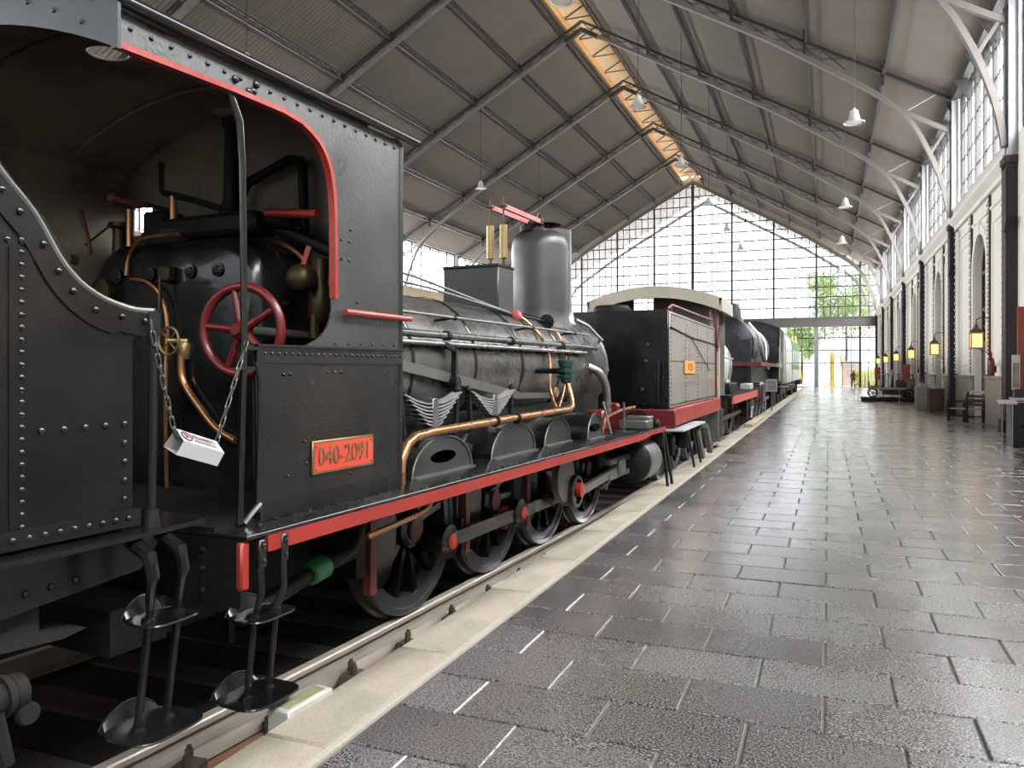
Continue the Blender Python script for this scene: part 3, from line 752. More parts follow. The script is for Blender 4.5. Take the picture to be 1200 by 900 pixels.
# dome, chimney, sandbox, balances
MB().lathe([(.44, 2.30), (.41, 2.42), (.385, 2.50), (.375, 2.6), (.375, 3.42), (.365, 3.5), (.33, 3.58), (.25, 3.63), (.1, 3.65), (.01, 3.65)], (0, 4.63, 0), 'z', 44, cap=False).build('steam_dome', DOMEM, P)
MB().lathe([(.16, 3.62), (.16, 3.70), (.13, 3.71), (.13, 3.74)], (-.06, 4.5, 0), 'z', 20).build('valve_seat', SOOT, P)
MB().lathe([(.34, 2.4), (.28, 2.52), (.235, 2.65), (.225, 3.74), (.19, 3.74)], (0, 5.17, 0), 'z', 32, cap=False).build('chimney', BOIL, P)
MB().lathe([(.01, 3.845), (.2, 3.84), (.22, 3.825), (.2, 3.815), (.01, 3.81)], (-.13, 5.14, 0), 'z', 24, cap=False).cyl((-.05, 5.14, 3.7), (-.05, 5.14, 3.82), .02, 6).build('chimney_lid', SOOT, P)
MB().box(-.36, .33, 2.68, 3.08, 2.36, 2.94, .015).build('sandbox', DOMEM, P)
MB().box(-.37, .34, 2.67, 3.09, 2.93, 2.965, .012).build('sandbox_lid', BLK, P)
for x in (.10, .263):
    b = place('spring_balance', MB().lathe([(.01, 3.055), (.043, 3.06), (.043, 3.43), (.01, 3.435)], (x, 2.95, 0), 'z', 16).mesh('spring_balance', BRASS), P)
    MB().cyl((x, 2.95, 2.95), (x, 2.95, 3.07), .02, 8).build('balance_foot', BRASSD, b); MB().cyl((x, 2.95, 3.42), (x, 2.95, 3.74), .012, 8).box(x - .045, x + .045, 2.93, 2.97, 3.63, 3.65).build('balance_rod', BRASSD, b)
    MB().bar((x, 2.95, 3.64), (x - .18, 4.42, 3.74), .035, .055).build('safety_valve_lever', PINK, P)
    MB().lathe([(.05, 3.7), (.035, 3.76), (.02, 3.84)], (x - .18, 4.44, 0), 'z', 10).build('safety_valve', SOOT, P)
# handrails and pipes along the boiler
def on_boiler(y, a, ex=.0): return (math.sin(R(a)) * (RB + ex), y, ZC + math.cos(R(a)) * (RB + ex))
MB().tube([(.70, -.66, 2.10), (.70, 4.86, 2.10)], .032, 10).build('blower_pipe', BOIL, P)
MB().tube([(.69, -.66, 2.03), (.69, 4.5, 2.03)], .022, 8).build('vacuum_pipe', BOIL, P)
MB().tube([(.72, -.66, 2.26), (.72, 4.55, 2.26)], .013, 8).build('handrail', STEEL, P)
for y in (1.0, 2.7, 4.0): MB().cyl((.52, y, 2.24), (.72, y, 2.26), .012, 6).ball((.72, y, 2.26), .026, 8, 5).build('handrail_stanchion', SOOT, P)
for y in (.9, 2.2, 3.6): MB().lathe([(.045, -.03), (.045, .03)], (.70, y, 2.10), 'y', 10).build('pipe_clip', SOOT, P)
MB().tube([(.25, -.66, 2.72), (.30, .98, 2.645), (.36, 2.99, 2.40 + .03)], .014, 8).build('control_rod', STEEL, P)
MB().tube([(.30, -.66, 2.62), (.33, 1.2, 2.56), (.40, 2.8, 2.44)], .012, 8).build('regulator_rod', STEEL, P)
MB().tube([(.38, 3.0, 2.43), (.40, 3.9, 2.40)], .016, 8).build('link_rod', SOOT, P)
MB().lathe([(.02, -.06), (.06, -.04), (.06, .04), (.02, .06)], (.38, 3.02, 2.42), 'y', 12).build('clack_valve', PINK, P)
MB().lathe([(.05, -.03), (.09, -.02), (.09, .02), (.05, .03)], (.42, 3.85, 2.40), 'y', 14).build('check_valve', SOOT, P)
MB().tube(smooth_path([(.38, 3.05, 2.42), on_boiler(3.15, 42, .03), on_boiler(3.25, 62, .03), on_boiler(3.3, 85, .04), (.72, 3.2, 1.6), (.85, 3.05, 1.40)], 5), .018, 8).build('delivery_pipe', COP, P)
MB().tube(smooth_path([(.42, 3.86, 2.36), on_boiler(3.88, 55, .03), on_boiler(3.85, 80, .03), (.74, 3.6, 1.62), (.85, 3.15, 1.40)], 5), .012, 8).build('lubricator_pipe', COP, P)
MB().tube([(1.15, -.53, 1.06), (1.15, -.51, 1.2), (1.15, -.44, 1.30), (1.15, -.34, 1.345), (1.15, -.1, 1.362), (1.15, 1.25, 1.385), (1.15, 2.66, 1.40), (1.13, 2.80, 1.42), (1.10, 2.87, 1.50), (1.05, 2.90, 1.66)], .033, 12).build('injector_pipe', COP, P)
for y in (.92, 1.35): MB().lathe([(.034, -.012), (.05, -.012), (.05, .012), (.034, .012)], (1.15, y, 1.38), 'y', 12).build('pipe_clip', SOOT, P)
MB().cyl((1.15, -.55, 1.05), (1.15, -.55, 1.13), .05, 10).build('pipe_flange', COP, P)
b = MB().lathe([(.03, -.12), (.06, -.1), (.06, .06), (.08, .07), (.08, .12), (.05, .14)], (1.02, 2.92, 1.78), 'z', 12)
for z in (1.74, 1.80, 1.90): b.lathe([(.10, -.012), (.10, .012)], (1.02, 2.92, z), 'z', 10)
b.build('feed_valve', GREEND, P)
MB().bar((.67, -.60, 1.955), (.67, 2.45, 1.545), .02, .085).bar((.67, 2.44, 1.545), (.67, 3.35, 1.525), .02, .06).build('reversing_reach_rod', STEEL, P)
MB().cyl((.62, 1.02, 1.70), (.75, 1.02, 1.70), .05, 10).bar((.70, 1.02, 1.72), (.70, 1.04, 2.0), .03, .045).bar((.7, 1.04, 1.98), (.7, .86, 2.03), .03, .04).build('rocker_arm', SOOT, P)
MB().lathe([(.05, -.02), (.07, 0), (.05, .02)], (.72, 3.38, 1.55), 'x', 12).build('reach_rod_joint', RUST, P)
MB().tube(smooth_path([(.64, 4.72, 1.86), (.76, 4.8, 1.78), (.80, 4.95, 1.62), (.80, 5.03, 1.4), (.80, 5.05, 1.2)], 5), .052, 14).build('exhaust_pipe', BRIGHT, P)
MB().lathe([(.09, -.02), (.09, .02)], (.80, 5.04, 1.36), 'z', 14).build('pipe_flange', STEEL, P)
MB().tube(smooth_path([(.05, 5.50, 2.60), (.36, 5.50, 2.44), (.56, 5.50, 2.12), (.66, 5.5, 1.8)], 5), .02, 8).build('smokebox_handrail', STEEL, P)
MB().tube([(.30, 5.2, 2.50), (.44, 5.3, 2.42), (.60, 5.42, 2.22)], .025, 8).build('blast_pipe', STEEL, P)
# ---- springs and splashers
def leaf_spring(y0, y1, zt, zb, x):
    yc = (y0 + y1) / 2; h = (y1 - y0) / 2; N = 7
    s_ = place('leaf_spring', MB().box(x - .05, x + .05, yc - .045, yc + .045, zb - .03, zt - .02, .006).mesh('spring_buckle', STEEL), P)
    b = MB()
    for i in range(N):
        L_ = h * (1 - .83 * i / N); z = zt - .065 - (zt - zb - .04) * i / N
        pts = [(x, yc + L_ * t, z + .085 * t * t * (L_ / h)) for t in (-1, -.66, -.33, 0, .33, .66, 1)]
        for a, c in zip(pts, pts[1:]): b.bar(a, c, .09, .013)
    b.build('spring_leaf', M('grey_spring_steel', (.24, .24, .235), .45, .2), s_, 'stuff')
    for yy in (y0, y1): MB().bar((x, yy, zt + .05), (x, yy + (.06 if yy == y0 else -.06), 1.10), .03, .035).ball((x, yy, zt + .04), .035, 8, 5).build('spring_hanger', SOOT, s_)
leaf_spring(.02, .90, 1.60, 1.36, .80); leaf_spring(1.10, 2.0, 1.60, 1.40, .80)
def splasher(yc, hw, h, x0, x1, hole):
    n = 18; A = [(yc - hw * math.cos(math.pi * i / n), 1.05 + h * math.sin(math.pi * i / n)) for i in range(n + 1)]
    b = MB()
    for a, c in zip(A, A[1:]): b.add([(x0, a[0], a[1]), (x1, a[0], a[1]), (x1, c[0], c[1]), (x0, c[0], c[1])], [(0, 1, 2, 3)])
    s_ = b.build('splasher', BLK, P)
    f = MB()
    if hole:
        H = [(yc - .19 * math.cos(math.pi * i / n), 1.17 + (.045 * math.sin(math.pi * i / n))) for i in range(n + 1)]
        for i in range(n): f.add([(x1 - .005,) + A[i], (x1 - .005,) + A[i + 1], (x1 - .005,) + H[i + 1], (x1 - .005,) + H[i]], [(0, 1, 2, 3)])
        H2 = [(yc - .19 * math.cos(math.pi * i / n), 1.17 - (.045 * math.sin(math.pi * i / n))) for i in range(n + 1)]
        B_ = [(yc - hw + 2 * hw * i / n, 1.05) for i in range(n + 1)]
        for i in range(n): f.add([(x1 - .005,) + H2[i], (x1 - .005,) + H2[i + 1], (x1 - .005,) + B_[i + 1], (x1 - .005,) + B_[i]], [(0, 1, 2, 3)])
    else: f.add([(x1 - .005,) + a for a in A], [tuple(range(n + 1))])
    f.build('splasher_face', WORN, s_)
    MB().tube([(x1, a[0], a[1]) for a in A], .008, 6).box(x1 - .01, x1 + .035, yc - hw, yc + hw, 1.05, 1.062).build('splasher_bead', STEEL, s_)
splasher(.08, .44, .27, .62, 1.14, True); splasher(1.42, .47, .29, .62, 1.10, False)
splasher(2.58, .36, .27, .62, 1.06, False); splasher(3.36, .26, .28, .62, 1.20, True)
# front platform fittings
MB().box(1.0, 1.38, 4.9, 5.2, 1.05, 1.16, .01).box(1.05, 1.38, 5.0, 5.2, 1.16, 1.21, .01).build('toolbox_step', STEEL, P)
MB().tube([(1.0, 4.2, 1.05), (1.0, 4.35, 1.22), (1.0, 4.6, 1.25), (1.05, 4.9, 1.3), (1.1, 5.3, 1.32)], .02, 8).build('lubrication_pipe', COP, P)
MB().box(.7, .95, 4.4, 4.7, 1.05, 1.3, .02).build('mechanical_lubricator', REDD, P)
MB().lathe([(.04, -.05), (.05, -.03), (.05, .05), (.03, .07)], (1.0, 4.75, 1.34), 'y', 12).build('oil_cup', REDD, P)
MB().cyl((1.25, 4.3, 1.05), (1.25, 4.3, 1.42), .012, 6).cyl((1.2, 3.95, 1.05), (1.0, 4.25, 1.42), .014, 6).build('lamp_iron', STEEL, P)
for yy, dy in ((5.5, .35), (5.62, .5)): MB().bar((1.42, yy, .98), (1.42, yy + dy, .15), .03, .05).build('guard_iron', SOOT, P)
MB().cyl((1.02, 2.92, 1.80), (.66, 2.95, 1.8), .03, 8).build('valve_branch', SOOT, P)
MB().lathe([(.05, -.04), (.07, 0), (.05, .04)], (1.36, 5.45, 1.09), 'x', 12).build('lamp_socket', SOOT, P)
# ---- cab
CX = 1.25
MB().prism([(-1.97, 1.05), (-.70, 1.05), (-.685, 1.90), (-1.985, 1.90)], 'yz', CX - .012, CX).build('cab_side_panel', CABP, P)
op = [(-2.775, 3.11), (-2.15, 3.132), (-1.80, 3.135)] + [(p.y, p.z) for p in smooth_path([(0, -1.66, 3.12), (0, -1.52, 3.06), (0, -1.43, 2.96), (0, -1.385, 2.82), (0, -1.37, 2.66)], 3)] + [(-1.365, 2.21)]
op2 = [(p.y, p.z) for p in smooth_path([(0, -1.365, 2.21), (0, -1.40, 2.08), (0, -1.48, 1.99), (0, -1.60, 1.935), (0, -1.64, 1.90)], 3)]
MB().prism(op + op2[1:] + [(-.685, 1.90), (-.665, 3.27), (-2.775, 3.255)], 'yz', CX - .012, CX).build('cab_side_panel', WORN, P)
MB().strip(op, 'yz', .026, CX - .02, CX + .022).build('cab_opening_rim', RED, P)
MB().strip([(-2.0, 1.925), (-.665, 1.932)], 'yz', .012, CX - .02, CX + .035).box(CX, CX + .012, -1.985, -.67, 1.84, 1.92).build('cab_waist_strap', CABP, P)
b = MB().rivets((CX + .012, -1.93, 1.885), (CX + .012, -.70, 1.89), 25, r=.010).rivets((CX, -1.93, 1.095), (CX, -.73, 1.095), 26, r=.010)
b.rivets((CX, -1.955, 1.2), (CX, -1.965, 1.8), 6, r=.008).rivets((CX, -1.35, 1.955), (CX, -.75, 1.96), 6, r=.010)
for y, z in ((-1.78, 1.78), (-1.73, 1.78), (-1.42, 1.79), (-1.36, 1.79), (-1.30, 1.79), (-1.3, 2.55), (-1.22, 2.55), (-1.3, 2.44), (-1.22, 2.44), (-1.21, 2.62), (-1.15, 2.2), (-.84, 2.15), (-1.62, 1.42), (-1.6, 1.3), (-1.2, 1.2), (-1.75, 1.25)): b.rivet((CX, y, z), (1, 0, 0), .011)
b.rivets((CX, -2.7, 3.2), (CX, -.75, 3.215), 20, r=.012)
for y, z in ((-2.12, 3.19), (-2.0, 3.17), (-1.98, 3.21), (-2.03, 3.16)): b.rivet((CX, y, z), (1, 0, 0), .022)
b.build('rivet', BLK, P, 'stuff')
MB().box(CX, CX + .014, -1.965, -.69, 1.052, 1.14).build('cab_foot_angle', BLK, P)
MB().tube([(CX + .004, -1.97, 1.10), (CX + .004, -1.955, 1.5), (CX + .004, -1.955, 1.76), (CX + .004, -1.99, 1.84)], .012, 6).build('cab_edge_bead', CABP, P)
MB().tube([(CX, -.682, 1.06), (CX, -.668, 3.25)], .014, 6).build('cab_corner_bead', CABP, P)
# roof with a round vent hole
def roof_z(x): return 3.27 + .37 * (1 - (x / 1.3) ** 2)
b = MB(); xs = [-1.3 + 2.6 * i / 20 for i in range(21)]; ysr = [-2.78, -2.35, -1.98, -1.68, -1.3, -.9, -.55]
hx0, hx1 = 9, 11
for i in range(20):
    for j in range(6):
        if i in (9, 10) and j == 2: continue
        q = [(xs[i], ysr[j]), (xs[i + 1], ysr[j]), (xs[i + 1], ysr[j + 1]), (xs[i], ysr[j + 1])]
        b.add([(x, y, roof_z(x)) for x, y in q], [(0, 1, 2, 3)])
cxh, cyh, rh = (xs[9] + xs[11]) / 2, (ysr[2] + ysr[3]) / 2, .115
hw_, hh_ = (xs[11] - xs[9]) / 2, (ysr[3] - ysr[2]) / 2
for i in range(16):
    a0, a1 = 2 * math.pi * i / 16 + .01, 2 * math.pi * (i + 1) / 16 + .01
    def sq(a):
        k = 1 / max(abs(math.cos(a)), abs(math.sin(a))); return (cxh + hw_ * k * math.cos(a), cyh + hh_ * k * math.sin(a))
    q = [(cxh + rh * math.cos(a0), cyh + rh * math.sin(a0)), sq(a0), sq(a1), (cxh + rh * math.cos(a1), cyh + rh * math.sin(a1))]
    b.add([(x, y, roof_z(x)) for x, y in q], [(0, 1, 2, 3)])
rf = b.build('cab_roof', CABIN, P)
MB().tube([(cxh + rh * math.cos(a), cyh + rh * math.sin(a), roof_z(cxh) - .004) for a in [2 * math.pi * i / 20 for i in range(20)]], .008, 6, True).build('vent_rim', STEEL, rf)
for s_ in (1, -1): MB().tube([(s_ * 1.285, -2.8, 3.285), (s_ * 1.285, -.53, 3.30)], .028, 10).build('roof_gutter', BLK, P)
for y in (-2.1, -1.2): b = MB().tube([(x, y, roof_z(x) - .015) for x in xs[1:-1]], .014, 6).build('roof_hoop', CABIN, P)
fas = [(x, roof_z(x) - .005) for x in xs] + [(x, 3.10 + .26 * (1 - (x / 1.25) ** 2)) for x in reversed(xs)]
MB().prism(fas, 'xz', -2.80, -2.785).build('roof_fascia', BLUEG, P)
b = MB()
for i in range(14):
    x = 1.15 - .17 * i; b.rivet((x, -2.80, roof_z(x) - .045), (0, -1, 0), .012); b.rivet((x - .06, -2.80, roof_z(x) - .13), (0, -1, 0), .012) if i < 12 else None
b.build('rivet', BLUEG, P, 'stuff')
# front plate of the cab with two spectacle openings, left side plate, floor
def spect(x0, x1, z0, z1):
    b = MB()
    b.box(-1.24, -1.17, -.69, -.675, 1.05, 3.3).box(1.0, 1.24, -.69, -.675, 1.05, 3.3)
    b.box(-1.17, 1.0, -.69, -.675, 1.05, 2.84)
    n = 20
    for i in range(n):
        xa, xb = -.97 + 1.97 * i / n, -.97 + 1.97 * (i + 1) / n; b.prism([(xa, 2.84), (xb, 2.84), (xb, roof_z(xb)), (xa, roof_z(xa))], 'xz', -.69, -.675)
    b.prism([(-1.17, 3.05), (-.97, 3.05), (-.97, roof_z(-.97)), (-1.17, roof_z(-1.17))], 'xz', -.69, -.675)
    return b
spect(0, 0, 0, 0).build('cab_front_plate', CABIN, P)
MB().box(-1.25, -1.238, -2.32, -.68, 1.05, 3.3).box(-1.25, -1.238, -2.77, -2.32, 2.99, 3.3).build('cab_side_plate', CABIN, P)
MB().box(1.225, 1.237, -1.36, -.69, 1.92, 3.25).build('cab_side_lining', CABIN, P)
MB().box(-1.24, 1.24, -2.24, -.68, 1.05, 1.07).build('cab_floor', SOOT, P)
# pillar handrail and grab irons
MB().tube([(CX - .02, -2.13, 3.12), (CX, -2.09, 3.0), (CX, -2.07, 2.8), (CX, -2.06, 1.95), (CX, -2.09, 1.06)], [.02, .02, .017, .017, .017], 10).build('cab_pillar', BLK, P)
MB().box(CX - .02, CX + .02, -2.1, -1.98, 1.90, 1.925).box(CX - .02, CX + .02, -2.1, -2.0, 1.80, 1.82).build('pillar_clip', BLK, P)
MB().tube([(1.29, -1.31, 2.135), (1.29, -.62, 2.135)], .018, 8).build('cab_grab_rail', RED, P)
MB().tube(smooth_path([(CX + .01, -1.96, 1.14), (CX + .01, -2.02, 1.1), (CX + .01, -2.07, 1.06)]), .014, 6).build('grab_iron', STEEL, P)
# ---- firebox backhead and fittings
def rrect(x0, x1, z0, z1, r, n=6):
    out = [(x0, z0), (x1, z0)]
    out += [(x1 - r + r * math.cos(R(90 * i / n)), z1 - r + r * math.sin(R(90 * i / n))) for i in range(n + 1)]
    out += [(x0 + r - r * math.sin(R(90 * i / n)), z1 - r + r * math.cos(R(90 * i / n))) for i in range(n + 1)]
    return out
o1 = rrect(-.80, .68, 1.07, 2.63, .30); o2 = rrect(-.72, .60, 1.07, 2.55, .26)
n = len(o1); b = MB()
b.add([(x, -.68, z) for x, z in o1] + [(x, -1.29, z) for x, z in o1] + [(x, -1.335, z - .02) for x, z in rrect(-.77, .65, 1.09, 2.62, .29)] + [(x, -1.36, z) for x, z in o2],
      [tuple(range(3 * n, 4 * n))] + [(k * n + i, k * n + (i + 1) % n, (k + 1) * n + (i + 1) % n, (k + 1) * n + i) for k in range(3) for i in range(n)])
bh = b.build('firebox_backhead', BLK, P)
b = MB()
for x, z in ((.38, 2.42), (.15, 2.42), (-.2, 2.42), (-.5, 2.42)): MB().lathe([(.045, 0), (.045, .012), (.028, .013), (.024, .018)], (x, -1.362, z), (0, -1, 0), 14).build('washout_plug', BLK, P)
MB().lathe([(.09, 0), (.09, .03), (.075, .035)], (-.62, -1.362, 2.32), (0, -1, 0), 18).tube([(-.62 + .085 * math.cos(t), -1.4, 2.32 + .085 * math.sin(t)) for t in [k * .314 for k in range(20)]], .008, 5, True).build('pressure_gauge', BRASSD, P)
MB().lathe([(.035, 0), (.035, .06)], (-.9, -1.37, 2.55), (0, -1, 0), 12).cyl((-.9, -1.4, 2.55), (-.86, -1.4, 2.25), .014, 6).build('water_gauge', BRASS, P)
MB().box(-.08, .02, -1.42, -1.36, 2.36, 2.46, .01).cyl((-.05, -1.42, 2.38), (-.045, -1.43, 2.18), .01, 6).build('test_cock', BRASSD, P)
MB().cyl((-.25, -1.0, 2.62), (-.25, -1.0, 2.72), .3, 18).build('turret', SOOT, P)
MB().box(-.30, .55, -1.25, -1.0, 2.66, 2.80, .03).cyl((-.25, -1.1, 2.75), (.75, -1.1, 2.75), .06, 12).build('steam_manifold', SOOT, P)
MB().lathe([(.10, 2.78), (.07, 2.82), (.05, 2.90), (.045, 3.1), (.04, 3.35), (.055, 3.37), (.055, 3.42)], (.274, -1.15, 0), 'z', 14).build('regulator_stand', SOOT, P)
MB().lathe([(.07, 3.44), (.10, 3.46), (.02, 3.5)], (.25, -1.15, 0), 'z', 14).build('stand_cap', CREAM, P)
MB().tube([(-.26, -1.2, 2.98), (0, -1.2, 2.91), (.25, -1.2, 2.83)], .022, 8).build('regulator_lever', SOOT, P)
MB().tube([(-.29, -1.2, 3.17), (-.29, -1.2, 3.0), (-.25, -1.2, 2.97)], .016, 8).ball((-.29, -1.2, 3.17), .022, 8, 5).build('whistle_lever', SOOT, P)
MB().cyl((-.18, -1.2, 2.62), (-.18, -1.2, 2.95), .026, 10).cyl((-.59, -1.2, 2.62), (-.59, -1.2, 2.90), .024, 10).build('steam_riser', COP, P)
MB().cyl((-.76, -1.2, 2.99), (-.40, -1.2, 2.91), .020, 8).ball((-.76, -1.2, 2.99), .04, 8, 6).build('blower_lever', BROWNRED, P)
MB().tube([(-.4, -1.2, 2.91), (-.2, -1.2, 2.86)], .016, 6).build('blower_rod', SOOT, P)
MB().box(-.42, -.22, -1.25, -1.05, 2.62, 2.86, .02).build('lubricator_box', SOOT, P)
MB().tube([(-1.08, -1.2, 2.93), (-1.0, -1.2, 2.72), (-.98, -1.2, 2.62)], .016, 6).build('damper_lever', BROWNRED, P)
MB().lathe([(.05, 2.6), (.045, 2.78), (.07, 2.80), (.07, 2.83)], (-.75, -1.15, 0), 'z', 12).cyl((-.86, -1.15, 2.82), (-.62, -1.15, 2.82), .014, 6).tube([(-1.1, -1.15, 2.7), (-.86, -1.15, 2.81)], .008, 5).build('whistle_valve', BRASSD, P)
MB().cyl((.61, -1.2, 2.775), (1.0, -1.2, 2.735), .026, 10).build('injector_lever', RED, P)
MB().tube([(.5, -1.1, 2.75), (.9, -.9, 2.55), (1.12, -.78, 2.40)], .045, 10).build('steam_pipe', SOOT, P)
MB().tube(smooth_path([(.30, -.95, 2.66), (.55, -1.0, 2.62), (.72, -1.0, 2.52), (.80, -1.0, 2.40)]), .016, 8).build('copper_feed', COP, P)
MB().tube([(.02, -.80, 2.70), (.03, -.80, 3.02), (.08, -.80, 3.10), (.46, -.80, 3.22), (.54, -.80, 3.20), (.56, -.80, 3.14), (.58, -.80, 2.66)], .034, 10).build('ejector_pipe', SOOT, P)
b = MB().lathe([(.05, 0), (.085, .02), (.085, .10), (.07, .13), (.03, .15)], (.86, -1.12, 2.36), (.2, -1, 0), 16).lathe([(.05, 2.10), (.075, 2.14), (.075, 2.30), (.05, 2.34), (.06, 2.5)], (.86, -1.0, 0), 'z', 14)
b.cyl((.86, -1.05, 2.0), (.86, -1.05, 2.15), .03, 8).build('injector_valve', BRASSD, P)
MB().bar((.84, -1.14, 2.42), (.88, -1.12, 2.56), .045, .03).build('valve_handle', RED, P)
MB().tube([(.70, -1.1, 2.22), (.55, -1.25, 2.22), (.50, -1.3, 2.23)], .016, 6).ball((.56, -1.25, 2.22), .03, 8, 5).build('gauge_cock', BRASSD, P)
MB().box(.70, 1.15, -1.2, -.75, 1.6, 1.95, .03).build('reverser_housing', SOOT, P)
hwm = Matrix.Translation((.815, -1.62, 2.025)) @ Matrix.Rotation(R(10), 4, 'Z')
HC = hwm @ Vector((0, 0, 0)); hp = lambda r_, a: hwm @ Vector((r_ * math.cos(a), 0, r_ * math.sin(a)))
hw = MB().tube([hp(.245, 2 * math.pi * i / 40) for i in range(40)], .027, 12, True).build('reversing_wheel', M('handwheel_red', (.10, .008, .008), .3, 0, .25, 5), P)
HWM = bpy.data.materials['handwheel_red']
for k in range(5): a = R(102 + 72 * k); MB().tube([hp(.04, a), hp(.24, a)], [.026, .019], 10).build('spoke', HWM, hw)
MB().lathe([(.05, -.04), (.055, .03), (.03, .05), (.028, .07)], tuple(HC), tuple(hwm.to_3x3() @ Vector((0, -1, 0))), 14).build('hub', HWM, hw)
MB().cyl(tuple(HC), tuple(hwm @ Vector((0, .9, 0))), .03, 10).build('reversing_screw', STEEL, P)
vw = MB().tube([(.05 + .085 * math.cos(t), -1.44, 1.985 + .085 * math.sin(t)) for t in [2 * math.pi * k / 24 for k in range(24)]], .009, 6, True).build('steam_valve_wheel', BRASS, P)
b = MB()
for k in range(4): a = R(45 + 90 * k); b.cyl((.05, -1.44, 1.985), (.05 + .085 * math.cos(a), -1.44, 1.985 + .085 * math.sin(a)), .006, 5)
b.cyl((.05, -1.45, 1.985), (.12, -1.36, 1.985), .016, 8).lathe([(.03, 0), (.04, .02), (.04, .09), (.03, .11)], (.11, -1.38, 1.87), 'z', 10).build('valve_spindle', BRASS, vw)
MB().tube(smooth_path([(.11, -1.4, 1.90), (.115, -1.4, 1.78), (.15, -1.4, 1.70), (.26, -1.4, 1.58), (.40, -1.4, 1.45), (.55, -1.4, 1.38)]), .022, 10).build('heating_pipe', COP, P)
MB().tube(smooth_path([(-.33, -1.4, 2.39), (-.2, -1.4, 2.37), (-.07, -1.4, 2.28), (-.01, -1.4, 2.1), (0, -1.42, 1.8), (0, -1.42, 1.4), (.01, -1.42, 1.0)]), .012, 8).build('gauge_pipe', COP, P)
MB().tube(smooth_path([(-.40, -1.38, 2.42), (-.37, -1.38, 2.55), (-.24, -1.38, 2.65), (0, -1.3, 2.675)]), .012, 8).build('gauge_pipe', COP, P)
# ---- number plate
npl = MB().box(CX, CX + .014, -1.565, -.995, 1.232, 1.416, .004).build('number_plate', BRASS, P)
MB().box(CX + .012, CX + .016, -1.55, -1.01, 1.248, 1.40).build('plate_field', M('plate_red', (.55, .05, .03), .4, 0, .15, 6), npl)
text('lettering', '040-2091', .15, BRASS, npl, basis((0, 1, 0), (0, 0, 1), (1, 0, 0), (CX + .018, -1.28, 1.324)), .004, width=.46)
b = MB()
for y in (-1.535, -1.025):
    for z in (1.262, 1.386): b.rivet((CX + .016, y, z), (1, 0, 0), .009)
b.build('plate_screw', BRASS, npl, 'stuff')
# ---- footsteps
def footsteps(parent, yc, dy, x1, ztop, zm, zl, ym, yl, wm, wl, bent):
    for s_ in (-1, 1):
        y = yc + s_ * dy
        if bent: path = [(x1 - .13, y, ztop + .02), (x1 - .015, y, ztop - .035), (x1 + .005, y, ztop - .12), (x1 - .005, y, (ztop + zm) / 2), (x1 - .05, ym + s_ * dy * .95, zm), (x1 - .07, yl + s_ * dy * .95, zl)]; rr = [.03, .03, .026, .02, .017, .016]
        else: path = [(x1 - .02, y, ztop - .01), (x1 - .01, y, ztop - .25), (x1 - .04, ym + s_ * dy * .95, zm), (x1 - .06, yl + s_ * dy * .95, zl)]; rr = [.018, .017, .016, .016]
        MB().tube(path, rr, 8).build('step_hanger', BLK, parent)
        for z, yy, xx in ((zm, ym, x1 - .05), (zl, yl, x1 - .065)): MB().lathe([(.032, 0), (.032, .008), (.02, .018)], (xx, yy + s_ * dy * .95, z + .004), 'z', 10).build('step_nut', BLK, parent)
        if not bent: MB().box(x1 - .03, x1 + .004, y - .024, y + .024, ztop - .13, ztop, .006).rivets((x1 + .004, y, ztop - .10), (x1 + .004, y, ztop - .03), 2, r=.014).build('step_bracket', BLK, parent)
    for z, y, w_, dep in ((zm, ym, wm, .20), (zl, yl, wl, .27)):
        xc = x1 - .055; n = 28; q = []
        for i in range(n):
            a = 2 * math.pi * i / n; c_, s2 = math.cos(a), math.sin(a); k = 1 / (abs(c_) ** 4 + abs(s2) ** 4) ** .25
            q.append((xc + dep / 2 * k * c_, y + w_ / 2 * k * s2))
        b = MB().prism(q, 'xy', z - .006, z + .004).build('step_plate', BLK, parent)
        lip = MB(); m = 14; vs = []
        for i in range(m + 1):
            t = i / m; yy = y + w_ * .47 * (2 * t - 1); hgt = .075 * math.sin(math.pi * t) ** .7
            vs += [(xc - dep * .5 + .02 * abs(2 * t - 1) ** 3, yy, z), (xc - dep * .5 - .018, yy * .9 + y * .1, z + hgt)]
        lip.add(vs, [(2 * i, 2 * i + 2, 2 * i + 3, 2 * i + 1) for i in range(m)])
        lip.tube([vs[2 * i + 1] for i in range(m + 1)], .006, 6).tube([(px_, py_, z) for px_, py_ in q], .006, 6, True).build('step_lip', BLK, b)
footsteps(P, -2.085, .075, 1.46, 1.02, .655, .285, -2.10, -2.13, .29, .34, False)

# ================================================================== TENDER of the near locomotive
TA = thing('locomotive_tender', 'rust-tinged black riveted tender with swept top edge, coupled behind the nearest locomotive', 'tender', (-3.772961, 5.159499, -.2), -PH0)
P = TA
top = [(-7.5, 3.0), (-3.75, 3.0), (-3.55, 2.86), (-3.40, 2.70)] + [(-3.229, 2.50), (-3.107, 2.373), (-2.99, 2.20), (-2.866, 2.105), (-2.71, 2.058), (-2.586, 2.055)]
tp = [(p.y, p.z) for p in smooth_path([(0, y, z) for y, z in top[1:]], 4)]
low = [(y, z - (.09 if y > -2.75 else .13)) for y, z in tp]
MB().prism([(-7.5, 1.17), (-2.69, 1.17), (-2.69, 1.98)] + [(y, z - .02) for y, z in reversed(tp) if y < -2.70] + [(-7.5, 2.98)], 'yz', 1.235, 1.25).build('side_sheet', TEND, P)
b = MB(); pth = [(y, (z + zl) / 2) for (y, z), (_, zl) in zip(tp, low)]
b.strip(pth, 'yz', .12, 1.25, 1.258).build('top_band', TEND, P)
MB().tube([(1.25, y, z) for y, z in tp], .013, 8).build('top_bead', STEEL, P)
b = MB(); acc = 0; last = None
